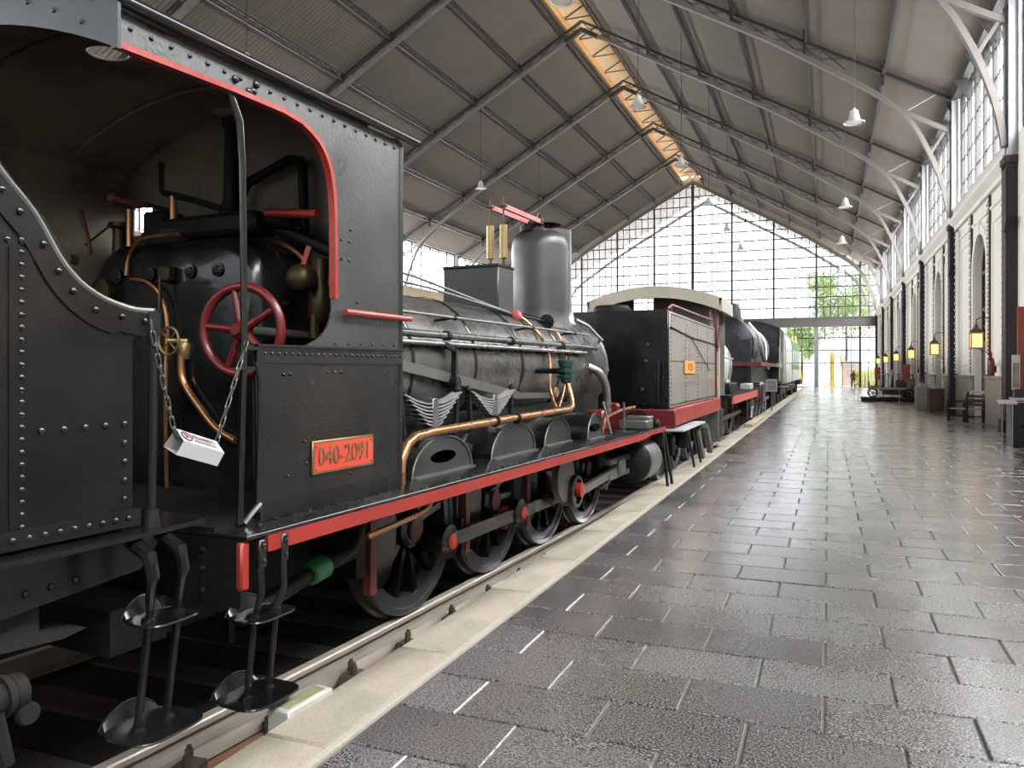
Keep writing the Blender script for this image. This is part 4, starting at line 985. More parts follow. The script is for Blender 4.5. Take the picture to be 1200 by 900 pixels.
for y, z in pth:
    q = Vector((1.26, y, z))
    if last is None or (q - last).length > .085: b.rivet(q, (1, 0, 0), .015); last = q
b.rivets((1.25, -3.154, 1.24), (1.25, -3.154, 2.27), 24, r=.013).rivets((1.25, -3.08, 1.58), (1.25, -2.73, 1.585), 5, r=.015).rivets((1.25, -2.73, 1.28), (1.25, -2.73, 1.585), 5, r=.014)
b.rivets((1.25, -3.7, 2.26), (1.25, -3.154, 2.265), 12, r=.013).rivets((1.262, -4.2, 1.20), (1.262, -2.72, 1.20), 26, r=.014)
b.build('rivet', BLK, P, 'stuff')
MB().box(1.25, 1.254, -3.20, -3.11, 1.22, 2.24).build('seam_strap', TEND, P)
MB().box(1.25, 1.262, -7.5, -2.66, 1.165, 1.235).build('foot_angle', BLK, P)
MB().box(-1.235, 1.235, -2.72, -2.70, 1.17, 1.98).box(-1.25, -1.235, -7.5, -2.7, 1.17, 2.9).box(-1.2, 1.2, -7.5, -2.8, 1.16, 1.2).build('tank', SOOT, P)
MB().prism([(-1.3, -7.5), (1.3, -7.5), (1.36, -2.75), (1.33, -2.38), (1.22, -2.34), (-1.3, -2.34)], 'xy', 1.13, 1.15).build('footplate', BLK, P)
MB().prism([(-7.5, .90), (-3.3, .90), (-2.6, .96), (-2.45, 1.12), (-7.5, 1.12)], 'yz', 1.16, 1.19).build('outside_frame', BLK, P)
b = MB().rivets((1.19, -4.0, .96), (1.19, -2.9, .985), 12, r=.016); b.build('rivet', BLK, P, 'stuff')
MB().tube([(1.25, -2.60, 1.14), (1.25, -2.59, 1.5), (1.25, -2.585, 2.06)], .017, 8).lathe([(.04, 1.15), (.03, 1.22)], (1.25, -2.60, 0), 'z', 10).box(1.235, 1.262, -2.62, -2.56, 1.97, 2.05).build('entrance_handrail', SOOT, P)
footsteps(P, -2.665, .075, 1.42, 1.10, .79, .36, -2.64, -2.68, .25, .33, True)
WT = wheel_meshes(.52, 'tender_wheel', 10)
for y in (-3.75, -5.4, -7.0):
    for s_ in (1, -1): add_wheel(WT, P, (s_ * .845 - .10, y, .523), 'tender_wheel', .1, s_)
    ab = MB().prism([(y - .42, .62), (y + .42, .62), (y + .16, .92), (y - .16, .92)], 'yz', 1.10, 1.16).prism([(y - .1, .38), (y + .28, .38), (y + .28, .66), (y - .1, .66)], 'yz', 1.02, 1.2).build('axle_guard', OLIVE, P)
    MB().lathe([(.12, 0), (.12, .16), (.09, .18)], (1.12, y, .5), 'x', 16).build('axle_box', OLIVE, P)
    MB().lathe([(.07, -.25), (.075, .25)], (1.2, y + .1, .36), 'y', 14).lathe([(.09, .06), (.09, .10)], (1.2, y + .1, .36), 'y', 14).cyl((1.22, y + .2, .12), (1.2, y + .12, .36), .028, 8).lathe([(.05, .36), (.03, .36)], (1.2, y, .3), 'y', 10).build('brake_gear', OLIVE, P)
MB().prism([(-3.6, .80), (-2.90, .745), (-2.80, .76), (-3.0, .80), (-3.0, .95), (-3.6, .95)], 'yz', .95, 1.12).build('spring_bracket', OLIVE, P)
MB().lathe([(.06, -.55), (.06, .06), (.068, .07), (.068, .11)], (1.1, -3.17, .60), 'y', 16).lathe([(.078, -.06), (.078, -.03)], (1.1, -3.17, .60), 'y', 16).lathe([(.078, .03), (.078, .055)], (1.1, -3.17, .60), 'y', 16).build('brake_shaft', OLIVE, P)
MB().cyl((1.13, -3.17, .56), (1.13, -3.13, .36), .028, 8).lathe([(.04, -.02), (.045, 0), (.04, .02)], (1.14, -3.06, .52), 'x', 12).build('brake_lever', OLIVE, P)
MB().box(-1.0, 1.0, -2.6, -2.3, .55, .75).cyl((0, -2.7, .8), (0, -2.28, .8), .06, 10).build('drawbar', SOOT, P)

# ================================================================== chain and folded card across the cab entrance
ox = Matrix.Translation((-3.772961, 5.159499, -.2)) @ Matrix.Rotation(-PH0, 4, 'Z')
ch = thing('barrier_chain', 'galvanised link chain hung across the cab entrance of the nearest locomotive', 'chain', (-3.772961, 5.159499, -.2), -PH0)
LK = MB().tube([(.009 * math.cos(t) , 0, (.022 if math.sin(t) > 0 else -.022) + .009 * math.sin(t)) for t in [2 * math.pi * i / 14 for i in range(14)]], .0032, 6, True).mesh('link', CHAINM)
def run_chain(p0, p1, sag, n):
    p0, p1 = Vector(p0), Vector(p1); pts = [p0.lerp(p1, i / n) - Vector((0, 0, sag * 4 * (i / n) * (1 - i / n))) for i in range(n + 1)]
    for i in range(n):
        d = (pts[i + 1] - pts[i]); o = place('link', LK, ch, None, (pts[i] + pts[i + 1]) / 2)
        q = d.to_track_quat('Z', 'Y'); o.rotation_mode = 'QUATERNION'; o.rotation_quaternion = q @ Matrix.Rotation(R(90 * (i % 2) + 20), 3, 'Z').to_quaternion()
        s_ = d.length / .048; o.scale = (1, 1, s_)
run_chain((1.27, -2.62, 2.01), (1.27, -2.488, 1.515), .01, 11)
run_chain((1.27, -2.488, 1.515), (1.27, -2.262, 1.455), .012, 5)
run_chain((1.27, -2.262, 1.455), (1.27, -2.066, 1.94), -.0, 11)
cd = thing('folded_notice_card', 'white folded card with red no-entry symbol hanging on the chain at the cab entrance', 'notice', tuple(ox @ Vector((1.27, -2.375, 1.485))), -PH0)
ang = math.atan2(-.075, .235); rot = Matrix.Rotation(-ang, 4, 'X').inverted() if False else Matrix.Rotation(ang, 4, 'X')
sec = [(-.005, .03), (.058, -.022), (.035, -.085), (-.055, -.05)]
L_ = .122
b = MB(); vs = [rot @ Vector((x, s_ * L_, z)) for s_ in (-1, 1) for x, z in sec]
b.add(vs, [(0, 1, 5, 4), (1, 2, 6, 5), (2, 3, 7, 6), (3, 0, 4, 7)]).build('card_sleeve', WHITE, cd)
nx = Vector((-(-.022 - .03), 0, .058 + .005)).normalized()         # outward normal of the upper face
ux = Vector((0, 1, 0)); uy = nx.cross(ux)
for body, off, v_, sz, wd in (('PROHIBIDO', .024, .012, .036, .135), ('PROHIBITED', .024, -.016, .022, .13)):
    c = Vector((.0265, off, .004)) + uy * v_ + nx * .0015
    text('lettering', body, sz, REDD, cd, rot @ basis(ux, uy, nx, c), .0004, width=wd)
c = Vector((.0265, -.083, .004)) + nx * .002
cp = [c + ux * .027 * math.cos(t) + uy * .027 * math.sin(t) for t in [2 * math.pi * i / 24 for i in range(24)]]
MB().tube([rot @ p for p in cp], .0035, 5, True).tube([rot @ (c + ux * .019 + uy * .019), rot @ (c - ux * .019 - uy * .019)], .0035, 5).tube([rot @ (c + ux * -.01 + uy * .014), rot @ (c + ux * .012 + uy * -.006)], .003, 5).build('no_entry_symbol', REDD, cd)

# ================================================================== second locomotive: grey-sided tender and cream cab roof
PB = R(1.0)
LB = thing('tender_locomotive', 'steam locomotive with grey riveted tender side, orange number plate and cream arched cab roof', 'locomotive', (-3.511, 12.0, -.195), 0)
P = LB
MB().box(-1.28, 1.28, -.17, 4.85, 1.24, 2.66, .03).build('tender_tank', TEND, P)
MB().box(1.282, 1.302, -.19, 4.88, 1.235, 2.70, .008).build('tender_side', GREYT, P)
MB().box(-1.302, -1.282, -.19, 4.88, 1.235, 2.70).box(-1.28, 1.28, -.20, -.172, 1.235, 2.72, .008).build('tender_back', BLK, P)
b = MB()
for yy in (-.12, 1.2, 2.5, 3.7, 4.75): b.rivets((1.303, yy, 1.3), (1.303, yy, 2.62), 22, r=.012)
b.rivets((1.303, -.1, 1.95), (1.303, 4.8, 1.95), 50, r=.012).rivets((1.303, -.1, 1.28), (1.303, 4.8, 1.28), 60, r=.012).rivets((1.303, -.1, 2.66), (1.303, 4.8, 2.66), 50, r=.012)
b.rivets((1.25, -.205, 1.3), (1.25, -.205, 2.6), 24, (0, -1, 0), .014).rivets((-.2, -.205, 1.3), (1.2, -.205, 1.3), 26, (0, -1, 0), .011).rivets((.3, -.205, 1.3), (.3, -.205, 1.75), 9, (0, -1, 0), .011)
b.build('rivet', TEND, P, 'stuff')
MB().tube([(1.315, -.2, 2.46), (1.315, 1.7, 2.38), (1.315, 4.7, 2.35)], .012, 6).tube([(1.315, 1.7, 2.38), (1.33, 3.9, 1.80)], .008, 6).build('side_cord', SOOT, P)
MB().box(1.302, 1.31, -.1, 4.8, 1.60, 1.64).build('side_strap', GREYT, P)
MB().tube([(1.26, -.15, 2.74), (1.26, .2, 2.82), (1.28, 4.6, 2.84)], .022, 8).cyl((1.26, .2, 2.66), (1.26, .2, 2.82), .015, 6).build('coal_rail', REDD, P)
MB().box(-1.2, 1.2, .1, 4.6, 2.66, 2.72).build('tank_top', SOOT, P)
MB().lathe([(.32, 2.70), (.32, 2.85), (.28, 2.9), (.01, 2.9)], (.1, 1.0, 0), 'z', 20).build('filler_lid', SOOT, P)
npb = MB().box(1.305, 1.325, 1.05, 2.06, 1.755, 1.965, .004).build('number_plate', ORANGE, P)
text('lettering', '15', .17, SOOT, npb, basis((0, 1, 0), (0, 0, 1), (1, 0, 0), (1.328, 1.55, 1.86)), .002, width=.42)
MB().box(1.30, 1.40, -.2, 5.0, .98, 1.23, .006).build('valance', RED, P)
MB().box(-1.4, 1.4, -.28, -.2, .95, 1.22, .01).build('rear_beam', REDD, P)
for x, z in ((.9, 1.52), (-.2, 1.96), (.95, 1.95), (.98, 2.2)): MB().cyl((x, -.2, z), (x, -.27, z), .02, 8).ball((x, -.28, z), .025, 8, 5).build('lamp_bracket', BROWNRED, P)
MB().tube([(1.15, -.22, 1.25), (1.15, -.3, 1.3), (1.15, -.3, 1.9), (1.15, -.22, 1.95)], .016, 6).build('handrail', SOOT, P)
for x in (.88, -.88): MB().lathe([(.09, 0), (.08, -.12), (.05, -.14), (.05, -.2), (.19, -.21), (.2, -.25)], (x, -.28, 1.02), 'y', 16).build('buffer', SOOT, P)
b = MB().box(-.9, -.86, -.1, 14.3, .45, 1.1).box(.86, .9, -.1, 14.3, .45, 1.1).box(-.86, .86, 0, 14.2, .5, .6); b.build('main_frame', SOOT, P)
MB().box(1.2, 1.55, -.42, 1.75, .905, .935, .005).build('step_board', M('pale_blue_step', (.40, .45, .50), .35, .2, .1), P)
for y in (.3, 1.0): MB().bar((1.48, y, .90), (1.50, y + .55, .26), .03, .045).build('step_hanger', SOOT, P)
for y in (1.55, 2.6): MB().bar((1.42, y, .80), (1.46, y + .4, .30), .10, .10).build('brake_hanger', STEEL, P)
WB = wheel_meshes(.55, 'tender_wheel', 10)
for y in (1.0, 2.5, 4.0):
    for s_ in (1, -1): add_wheel(WB, P, (s_ * .845, y, .555), 'tender_wheel', .2, s_)
    MB().box(.95, 1.15, y - .16, y + .16, .4, .75, .03).build('axle_box', SOOT, P)
    MB().prism([(y - .5, .92), (y + .5, .92), (y + .3, .82), (y - .3, .82)], 'yz', 1.0, 1.1).build('leaf_spring', SOOT, P)
WB2 = wheel_meshes(.72, 'driving_wheel', 12)
for y in (7.6, 9.3, 11.0, 12.6):
    for s_ in (1, -1): add_wheel(WB2, P, (s_ * .845, y, .725), 'driving_wheel', .3, s_)
MB().bar((1.03, 7.6, .6), (1.03, 12.6, .6), .05, .1).build('coupling_rod', STEEL, P)
# cab
b = MB(); xs = [-1.46 + 2.92 * i / 18 for i in range(19)]; cz = lambda x: 3.62 - .30 * (x / 1.46) ** 2
for a, c in zip(xs, xs[1:]): b.add([(a, 4.75, cz(a)), (c, 4.75, cz(c)), (c, 6.7, cz(c)), (a, 6.7, cz(a))], [(0, 1, 2, 3)])
b.prism([(x, cz(x)) for x in xs] + [(x * .95, cz(x) - .25) for x in reversed(xs)], 'xz', 4.75, 4.80)
for s_ in (1, -1): b.box(min(s_ * 1.40, s_ * 1.46), max(s_ * 1.40, s_ * 1.46), 4.75, 6.7, 3.05, 3.32)
b.build('cab_roof', CREAM, P)
for s_ in (1, -1):
    MB().box(min(s_ * 1.15, s_ * 1.18), max(s_ * 1.15, s_ * 1.18), 5.1, 6.5, 1.24, 3.1).build('cab_side', GREYT, P)
    MB().box(min(s_ * 1.26, s_ * 1.33), max(s_ * 1.26, s_ * 1.33), 4.92, 5.0, 1.24, 3.3).build('cab_pillar', BROWNRED, P)
MB().box(1.26, 1.34, 5.02, 5.12, 2.2, 3.15, .02).build('cab_door_edge', BROWNRED, P)
MB().tube([(1.34, 4.98 + .16 * math.cos(k * .314), 2.52 + .22 * math.sin(k * .314)) for k in range(20)], .022, 6, True).build('grab_ring', BROWNRED, P)
MB().box(1.21, 1.26, 5.35, 5.5, .45, 2.3).box(1.21, 1.26, 5.9, 6.0, .45, 2.3).build('cab_handrail', PALEG, P)
MB().box(1.26, 1.285, 5.34, 5.52, 1.45, 1.7).build('builder_plate', ORANGE, P)
b = MB()
for a, c in zip(xs, xs[1:]):
    m_ = (a + c) / 2
    if abs(m_) > 1.3: continue
    if -.83 < m_ < -.25: b.prism([(a, 1.24), (c, 1.24), (c, 3.25), (a, 3.25)], 'xz', 6.5, 6.55).prism([(a, 3.52), (c, 3.52), (c, cz(c)), (a, cz(a))], 'xz', 6.5, 6.55)
    else: b.prism([(a, 1.24), (c, 1.24), (c, cz(c)), (a, cz(a))], 'xz', 6.5, 6.55)
b.build('cab_front', GREYT, P)
MB().box(1.25, 1.40, 4.6, 4.7, .35, 1.0).box(1.25, 1.40, 5.3, 5.4, .35, 1.0).box(1.2, 1.45, 4.55, 5.45, .35, .38).build('cab_steps', STEEL, P)
# boiler
MB().lathe([(.95, 6.6), (.95, 9.0), (.99, 9.02), (.99, 10.9), (.90, 11.0), (.02, 11.05)], (0, 0, 1.92), 'y', 40, cap=False).build('boiler', PALEG, P)
MB().lathe([(.96, 8.5), (.985, 8.52), (.985, 8.75), (.96, 8.78)], (0, 0, 1.92), 'y', 40, cap=False).lathe([(.99, 10.2), (1.015, 10.22), (1.015, 10.7), (.99, 10.75)], (0, 0, 1.92), 'y', 40, cap=False).build('boiler_band', BRIGHT, P)
MB().lathe([(.30, 2.8), (.24, 3.0), (.24, 3.3), (.3, 3.35)], (-.1, 10.4, 0), 'z', 20).build('chimney', SOOT, P)
MB().tube([(.93, 6.6, 2.15), (.96, 11.2, 2.15)], .025, 8).build('handrail', BRIGHT, P)
MB().prism([(.80, 2.0), (.92, 1.9), (.95, 1.6), (.90, 1.1), (.78, 1.1), (.80, 1.5)], 'xz', 9.9, 10.8).build('steam_pipe_casing', PALEG, P)
MB().box(-1.4, 1.4, 6.6, 14.35, 1.20, 1.235).build('running_board', SOOT, P)
MB().box(1.36, 1.40, 7.4, 14.35, 1.0, 1.20).build('front_valance', PINK, P)
MB().box(-1.4, 1.4, 14.3, 14.4, .85, 1.24).build('buffer_beam', RED, P)
MB().box(1.0, 1.3, 12.9, 13.9, 1.235, 1.42, .02).build('sand_filler', PALEG, P)
MB().box(1.0, 1.3, 7.6, 9.2, 1.235, 1.5, .02).build('air_tank', SOOT, P)
MB().tube([(1.3, 13.2, 1.1), (1.3, 13.4, .7), (1.3, 13.0, .35)], .06, 8).build('sanding_pipe', STEEL, P)
for y in (11.6, 13.8): MB().cyl((1.33, y, 1.0), (1.33, y, .40), .015, 6).build('drain_pipe', STEEL, P)
MB().box(.95, 1.3, 12.9, 14.2, .4, .95, .05).build('cylinder_block', SOOT, P)

# ================================================================== third locomotive: large, dark, hazy
LCx = thing('large_locomotive', 'large dark steam locomotive with red footplate edge and tall cab behind the cream-roofed one', 'locomotive', (-3.511, 0, -.195))
P = LCx
DARK = M('blue_black_paint', (.010, .010, .0145), .32, 0, .3, 3, .1, 20, .1)
MB().lathe([(.02, 29.05), (.5, 29.1), (.98, 29.14), (1.06, 29.2), (1.06, 31.2)], (0, 0, 2.72), 'y', 44, cap=False).build('smokebox', DARK, P)
MB().lathe([(.98, 31.2), (.98, 33), (1.02, 34), (1.02, 37.3)], (0, 0, 2.74), 'y', 44, cap=False).build('boiler', M('grey_green_cladding', (.20, .21, .185), .35, .2, .3, 3), P)
for y in (31.25, 32.6, 33.9, 35.2): MB().lathe([(1.03, y), (1.05, y + .02), (1.05, y + .1), (1.03, y + .12)], (0, 0, 2.73), 'y', 44, cap=False).build('boiler_band', BRIGHT, P)
MB().lathe([(.62, 29.02), (.62, 29.08), (.5, 29.1)], (0, 0, 2.72), 'y', 30).build('smokebox_door_ring', DARK, P)
MB().lathe([(.45, 3.6), (.40, 3.75), (.38, 4.1), (.30, 4.28), (.02, 4.33)], (.12, 30.0, 0), 'z', 26, cap=False).build('chimney', SOOT, P)
MB().lathe([(.42, 3.6), (.38, 3.8), (.30, 4.05), (.02, 4.12)], (0, 32.2, 0), 'z', 26, cap=False).build('steam_dome', DARK, P)
MB().lathe([(.32, 3.6), (.30, 3.95), (.02, 4.0)], (0, 34.6, 0), 'z', 22, cap=False).build('sand_dome', DARK, P)
MB().cyl((.1, 31.0, 3.75), (.1, 31.0, 4.4), .025, 6).build('whistle_pipe', SOOT, P)
MB().tube(smooth_path([(.65, 31.4, 3.65), (1.02, 31.5, 3.1), (1.12, 31.6, 2.5), (1.3, 32.8, 1.9)]), .06, 8).tube(smooth_path([(.7, 33.0, 3.55), (1.1, 33.2, 2.95), (1.2, 32.6, 2.4), (1.25, 32.0, 2.2)]), .05, 8).build('sanding_pipe', BRIGHT, P)
MB().box(1.30, 1.36, 28.4, 38.0, 1.98, 2.12).box(-1.36, 1.36, 28.36, 28.42, 1.98, 2.12).build('footplate_edge', BROWNRED, P)
MB().box(-1.3, 1.3, 28.4, 38.0, 2.0, 2.06).box(-1.0, 1.0, 28.6, 38, .9, 2.0).build('running_board', DARK, P)
MB().box(-1.0, 1.0, 28.5, 28.6, 2.1, 2.9).build('front_apron', DARK, P)
MB().box(-1.36, 1.36, 28.1, 28.25, .85, 1.25, .01).build('buffer_beam', BROWNRED, P)
for x in (.9, -.9): MB().lathe([(.1, 0), (.09, -.22), (.22, -.24), (.23, -.3)], (x, 28.1, 1.05), 'y', 16).build('buffer', SOOT, P)
MB().box(.85, 1.35, 29.0, 30.3, .7, 1.4, .08).build('cylinder', DARK, P)
WC = wheel_meshes(.78, 'driving_wheel', 12)
for y in (31.4, 33.05, 34.7, 36.35):
    for s_ in (1, -1): add_wheel(WC, P, (s_ * .845, y, .785), 'driving_wheel', .15, s_)
MB().bar((1.05, 31.4, .65), (1.05, 36.35, .65), .05, .12).build('coupling_rod', STEEL, P)
for s_ in (1, -1):
    xa, xb = sorted((s_ * 1.38, s_ * 1.42))
    MB().box(xa, xb, 37.6, 40.4, 1.3, 2.75).box(xa, xb, 37.6, 38.3, 2.75, 3.75).box(xa, xb, 39.9, 40.4, 2.75, 3.75).box(xa, xb, 37.6, 40.4, 3.4, 3.8).build('cab_side', DARK, P)
b = MB(); xs = [-1.45 + 2.9 * i / 16 for i in range(17)]; cz = lambda x: 4.12 - .36 * (x / 1.45) ** 2
for a, c in zip(xs, xs[1:]): b.prism([(a, cz(a)), (c, cz(c)), (c, cz(c) - .06), (a, cz(a) - .06)], 'xz', 37.4, 41.2)
b.build('cab_roof', DARK, P)
b = MB(); b.prism([(x, cz(x)) for x in xs] + [(1.42, 1.3), (-1.42, 1.3)], 'xz', 37.6, 37.66); b.build('cab_front', DARK, P)
MB().cyl((1.48, 40.6, 1.3), (1.48, 40.6, 3.7), .05, 8).build('cab_handrail', PALEG, P)
MB().cyl((1.45, 37.3, 1.4), (1.45, 37.3, 2.9), .03, 8).box(1.36, 1.5, 36.6, 38.4, 1.98, 2.14).build('cab_grab_rail', CREAM, P)
MB().box(-1.35, 1.35, 41.2, 43.6, 1.2, 2.6).build('tender_tank', DARK, P)
for y in (41.8, 42.9): MB().lathe([(.5, .8), (.5, .93), (.1, .95)], (0, y, .5), 'x', 24).build('tender_wheel', SOOT, P)

# ================================================================== wooden carriages on the next track
def carriage(y0, L_, label):
    t = thing('wooden_carriage', label, 'carriage', (-8.45, y0, -.2), 0, 'wooden carriages on the next track')
    MB().box(-1.38, 1.38, 0, L_, 1.0, 3.15).build('body', M('varnished_carriage_wood', (.13, .065, .033), .45, 0, .3, 4), t)
    rs = [(1.5 * math.cos(R(a)), 3.12 + .42 * math.sin(R(a))) for a in range(0, 181, 15)]
    MB().prism(rs, 'xz', -.1, L_ + .1).build('roof', M('ochre_canvas_roof', (.18, .14, .09), .8), t)
    wm_ = MB().box(1.37, 1.40, -.4, .4, 2.1, 2.9, .01).mesh('side_window', DARK); n = int(L_ / 1.3)
    for i in range(n): place('side_window', wm_, t, None, (0, L_ * (i + .5) / n, 0))
    MB().box(-1.3, 1.3, .1, L_ - .1, .12, 1.0).build('underframe', SOOT, t)
carriage(.5, 14.5, 'varnished wooden carriage with ochre roof on the next track, glimpsed behind the nearest locomotive')
carriage(15.6, 16, 'varnished wooden carriage with ochre roof on the next track, glimpsed beyond the sandbox')

# ================================================================== railcars and yellow rail crane beyond
def railcar(name, label, y0, y1, side, low, roofm, grp):
    t = thing(name, label, 'railcar', (-3.511, y0, -.2), 0, grp); L_ = y1 - y0
    sec = [(1.38, 1.15), (1.42, 1.5), (1.42, 3.3), (1.34, 3.7)]
    MB().prism(sec + [(-x, z) for x, z in reversed(sec)], 'xz', 0, L_).build('body', side, t)
    rs = [(1.34 * math.cos(R(a)), 3.66 + .72 * math.sin(R(a))) for a in range(0, 181, 15)]
    MB().prism(rs, 'xz', -.02, L_ + .02).build('roof', roofm, t)
    MB().box(1.40, 1.44, .1, L_ - .1, 1.2, 1.9).box(-1.44, -1.40, .1, L_ - .1, 1.2, 1.9).build('lower_panel', low, t)
    n = max(2, int(L_ / 1.7))
    wm_ = MB().box(1.415, 1.435, -.5, .5, 2.2, 3.2, .01).mesh('side_window', M('dim_window_glass', (.05, .06, .06), .1))
    for i in range(n): place('side_window', wm_, t, None, (0, L_ * (i + .5) / n, 0))
    for x in (-.6, .6): MB().box(x - .4, x + .4, -.03, 0, 2.3, 3.3).build('end_window', bpy.data.materials['dim_window_glass'], t)
    MB().box(-1.1, 1.1, .3, L_ - .3, .55, 1.15).build('underframe', SOOT, t)
    for y in (1.0, 2.4, L_ - 2.4, L_ - 1.0):
        MB().lathe([(.45, -.93), (.45, .93)], (0, y, .46), 'x', 20).build('wheelset', SOOT, t)
    MB().box(1.0, 1.5, .2, .8, .95, 1.0).build('step_board', PALEG, t)
    return t
railcar('railcar', 'pale cream railcar standing behind the large dark locomotive', 44.2, 51.0, M('aged_cream_paint', (.52, .50, .40), .5, 0, .1), PALEG, M('railcar_roof', (.12, .14, .11), .6), 'railcars at the far end')
railcar('railcar', 'green railcar with pale lower side, last coach before the yellow crane', 51.6, 65.0, GREEN, PALEG, M('railcar_green_roof', (.05, .12, .08), .6), 'railcars at the far end')
cr = thing('rail_crane', 'small yellow rail crane at the end of the train by the glass wall', 'crane', (-3.5, 69, -.2))
MB().box(-1.3, 1.3, 0, 5.5, .7, 1.1).build('bogie_frame', SOOT, cr)
MB().box(-1.1, 1.1, .6, 3.2, 1.1, 2.6, .05).build('machine_house', YELL, cr)
for x in (-.9, .9, 1.3): MB().bar((x, 3.0, 1.1), (x * .6, 4.6, 4.9), .12, .12).build('jib_leg', YELL, cr)
for k in range(5): z = 1.6 + .7 * k; MB().box(.5, 1.25 - .1 * k, 3.1 + .28 * k, 3.25 + .28 * k, z, z + .1).build('jib_rung', YELL, cr)
MB().cyl((.3, 4.6, 4.9), (.3, 5.4, 1.2), .03, 6).build('hoist_cable', SOOT, cr)
for y in (.8, 2.2, 3.6, 4.9): MB().lathe([(.42, -.93), (.42, .93)], (0, y, .43), 'x', 18).build('wheelset', SOOT, cr)

# ================================================================== small things by the track
bs = thing('bait_box', 'small white plastic box wedged between rail and curb near the loco footstep', 'box', (-2.35, 3.12, -.2), R(-4))
MB().box(-.065, .065, -.16, .16, 0, .235, .008).build('body', M('ivory_plastic', (.40, .40, .355), .45, 0, .05), bs)
MB().box(-.035, .04, -.13, .13, .235, .238).build('sticker', M('faded_sticker', (.22, .22, .13), .6, 0, .5, 40), bs)
t = thing('timber_plank', 'bare timber plank lying on the curb beside the cream-roofed locomotive', 'plank', (-2.12, 25.2, .006), 0)
MB().box(-.12, .12, -2.0, 2.0, 0, .10, .01).build('plank_body', M('bare_timber', (.40, .31, .21), .7, 0, .2, 4), t)
sb = thing('information_board', 'framed grey information board on a post at the platform edge by the large locomotive', 'signboard', (-2.08, 32.6, 0))
MB().cyl((0, 0, .02), (0, 0, .85), .025, 8).build('post', STEEL, sb); MB().box(-.18, .18, -.15, .15, 0.003, .025).build('base', WHITE, sb)
MB().box(-.20, .20, -.03, .0, .80, 1.28).build('frame', WHITE, sb); MB().box(-.165, .165, -.035, -.03, .84, 1.24).build('panel', M('grey_panel', (.22, .21, .20), .4, 0, .4, 14), sb)

# ================================================================== pendants
def lamp_mesh():
    sh = MB().lathe([(.02, .44), (.12, .43), (.14, .41), (.145, .27), (.17, .26), (.175, .20), (.20, .13), (.27, .06), (.345, .025), (.345, 0), (.32, 0), (.2, .1), (.01, .12)], n=24, cap=False).mesh('lamp_shade', LAMPM)
    cp = MB().lathe([(.02, .52), (.05, .50), (.06, .43)], n=12).mesh('lamp_cap', LAMPM)
    gl = MB().lathe([(.26, .03), (.01, .01)], n=20).mesh('lamp_glass', M('frosted_lamp_glass', (.8, .8, .76), .4))
    return sh, cp, gl
LSH, LCP, LGL = lamp_mesh()
def pendant(x, y, z, label, grp, top=None):
    t = thing('pendant_lamp', label, 'lamp', (x, y, z), 0, grp)
    place('lamp_shade', LSH, t); place('lamp_cap', LCP, t); place('lamp_glass', LGL, t)
    zt = (RTOP - SL * abs(x - XR) + .14) - z
    MB().tube([(0, 0, .48), (.02, 0, zt * .5), (0, 0, zt)], .012, 5).build('cord', STEEL if x > 0 else SOOT, t)
ords = ['first', 'second', 'third', 'fourth', 'fifth', 'sixth']
for i, (y, z) in enumerate([(29, 10.0), (44, 10.05), (55, 9.85), (65.5, 9.2), (73.5, 9.0), (80.5, 8.75)]):
    pendant(.8, y, z, 'pale bell-shaped pendant lamp, %s from the camera in the row over the platform' % ords[i], 'pendant lamps over the platform')
for i, y in enumerate([20.5, 29.8, 39.3, 49, 58.3, 67.8]):
    pendant(-6.8, y, 11.75, 'bell-shaped pendant lamp, %s from the camera in the row beside the roof ridge' % ords[i], 'pendant lamps beside the ridge')
for i, y in enumerate([23.3, 44.4, 55]):
    pendant(-20, y, 12.9, 'bell-shaped pendant lamp, %s from the camera under the left roof slope' % ords[i], 'pendant lamps under the left slope')

# ================================================================== lanterns on the right wall
LGM = M('lantern_glow', (1, .75, .4), .5, emit=(1, .62, .22, 2)); LFM = M('lantern_frame_brass', (.35, .24, .08), .4, .6)
lf = MB()
for x in (-.15, .15):
    for y in (-.15, .15): lf.box(x - .015, x + .015, y - .015, y + .015, 0, .42)
lf.box(-.17, .17, -.17, .17, -.03, 0).box(-.19, .19, -.19, .19, .42, .45); LFR = lf.mesh('lantern_frame', LFM)
LHD = MB().lathe([(.19, .45), (.15, .52), (.09, .58), (.05, .62), (.04, .70), (.01, .72)], n=4, cap=False).mesh('lantern_hood', DOORB)
LGP = MB().box(-.135, .135, -.135, .135, .01, .41).mesh('lantern_pane', M('lantern_glass', (.9, .6, .25), .4, 0, .05, emit=(1, .55, .15, .32)))
LBU = MB().ball((0, 0, .18), .09, 12, 8, (1, 1, 1.3)).mesh('bulb', LGM)
LBR = MB().tube([(0, 0, .72), (0, 0, .85), (.15, -.05, .92), (.33, -.06, .88)], .015, 6).tube([(.05, 0, -.03), (.33, -.05, -.2)], .012, 6).mesh('wall_bracket', SOOT)
wl_names = ['nearest the camera, above the bench', 'second from the camera, above the glass cases', 'third from the camera', 'fourth from the camera', 'fifth from the camera', 'sixth from the camera, by the glazed end']
for k in range(6):
    y = YB + PITCH * (k + 4.5) - 1.72
    t = thing('wall_lantern', 'glowing amber wall lantern on a door jamb, ' + wl_names[k], 'lantern', (4.16, y, 2.32), 0, 'amber wall lanterns')
    for nm, me in (('lantern_frame', LFR), ('lantern_hood', LHD), ('lantern_pane', LGP), ('bulb', LBU), ('wall_bracket', LBR)): place(nm, me, t)
    l = bpy.data.lights.new('lantern_light', 'POINT'); l.energy = 12; l.color = (1, .62, .28); l.shadow_soft_size = .1
    lo = bpy.data.objects.new('lantern_light', l); COL.objects.link(lo); lo.location = (4.16, y, 2.5)

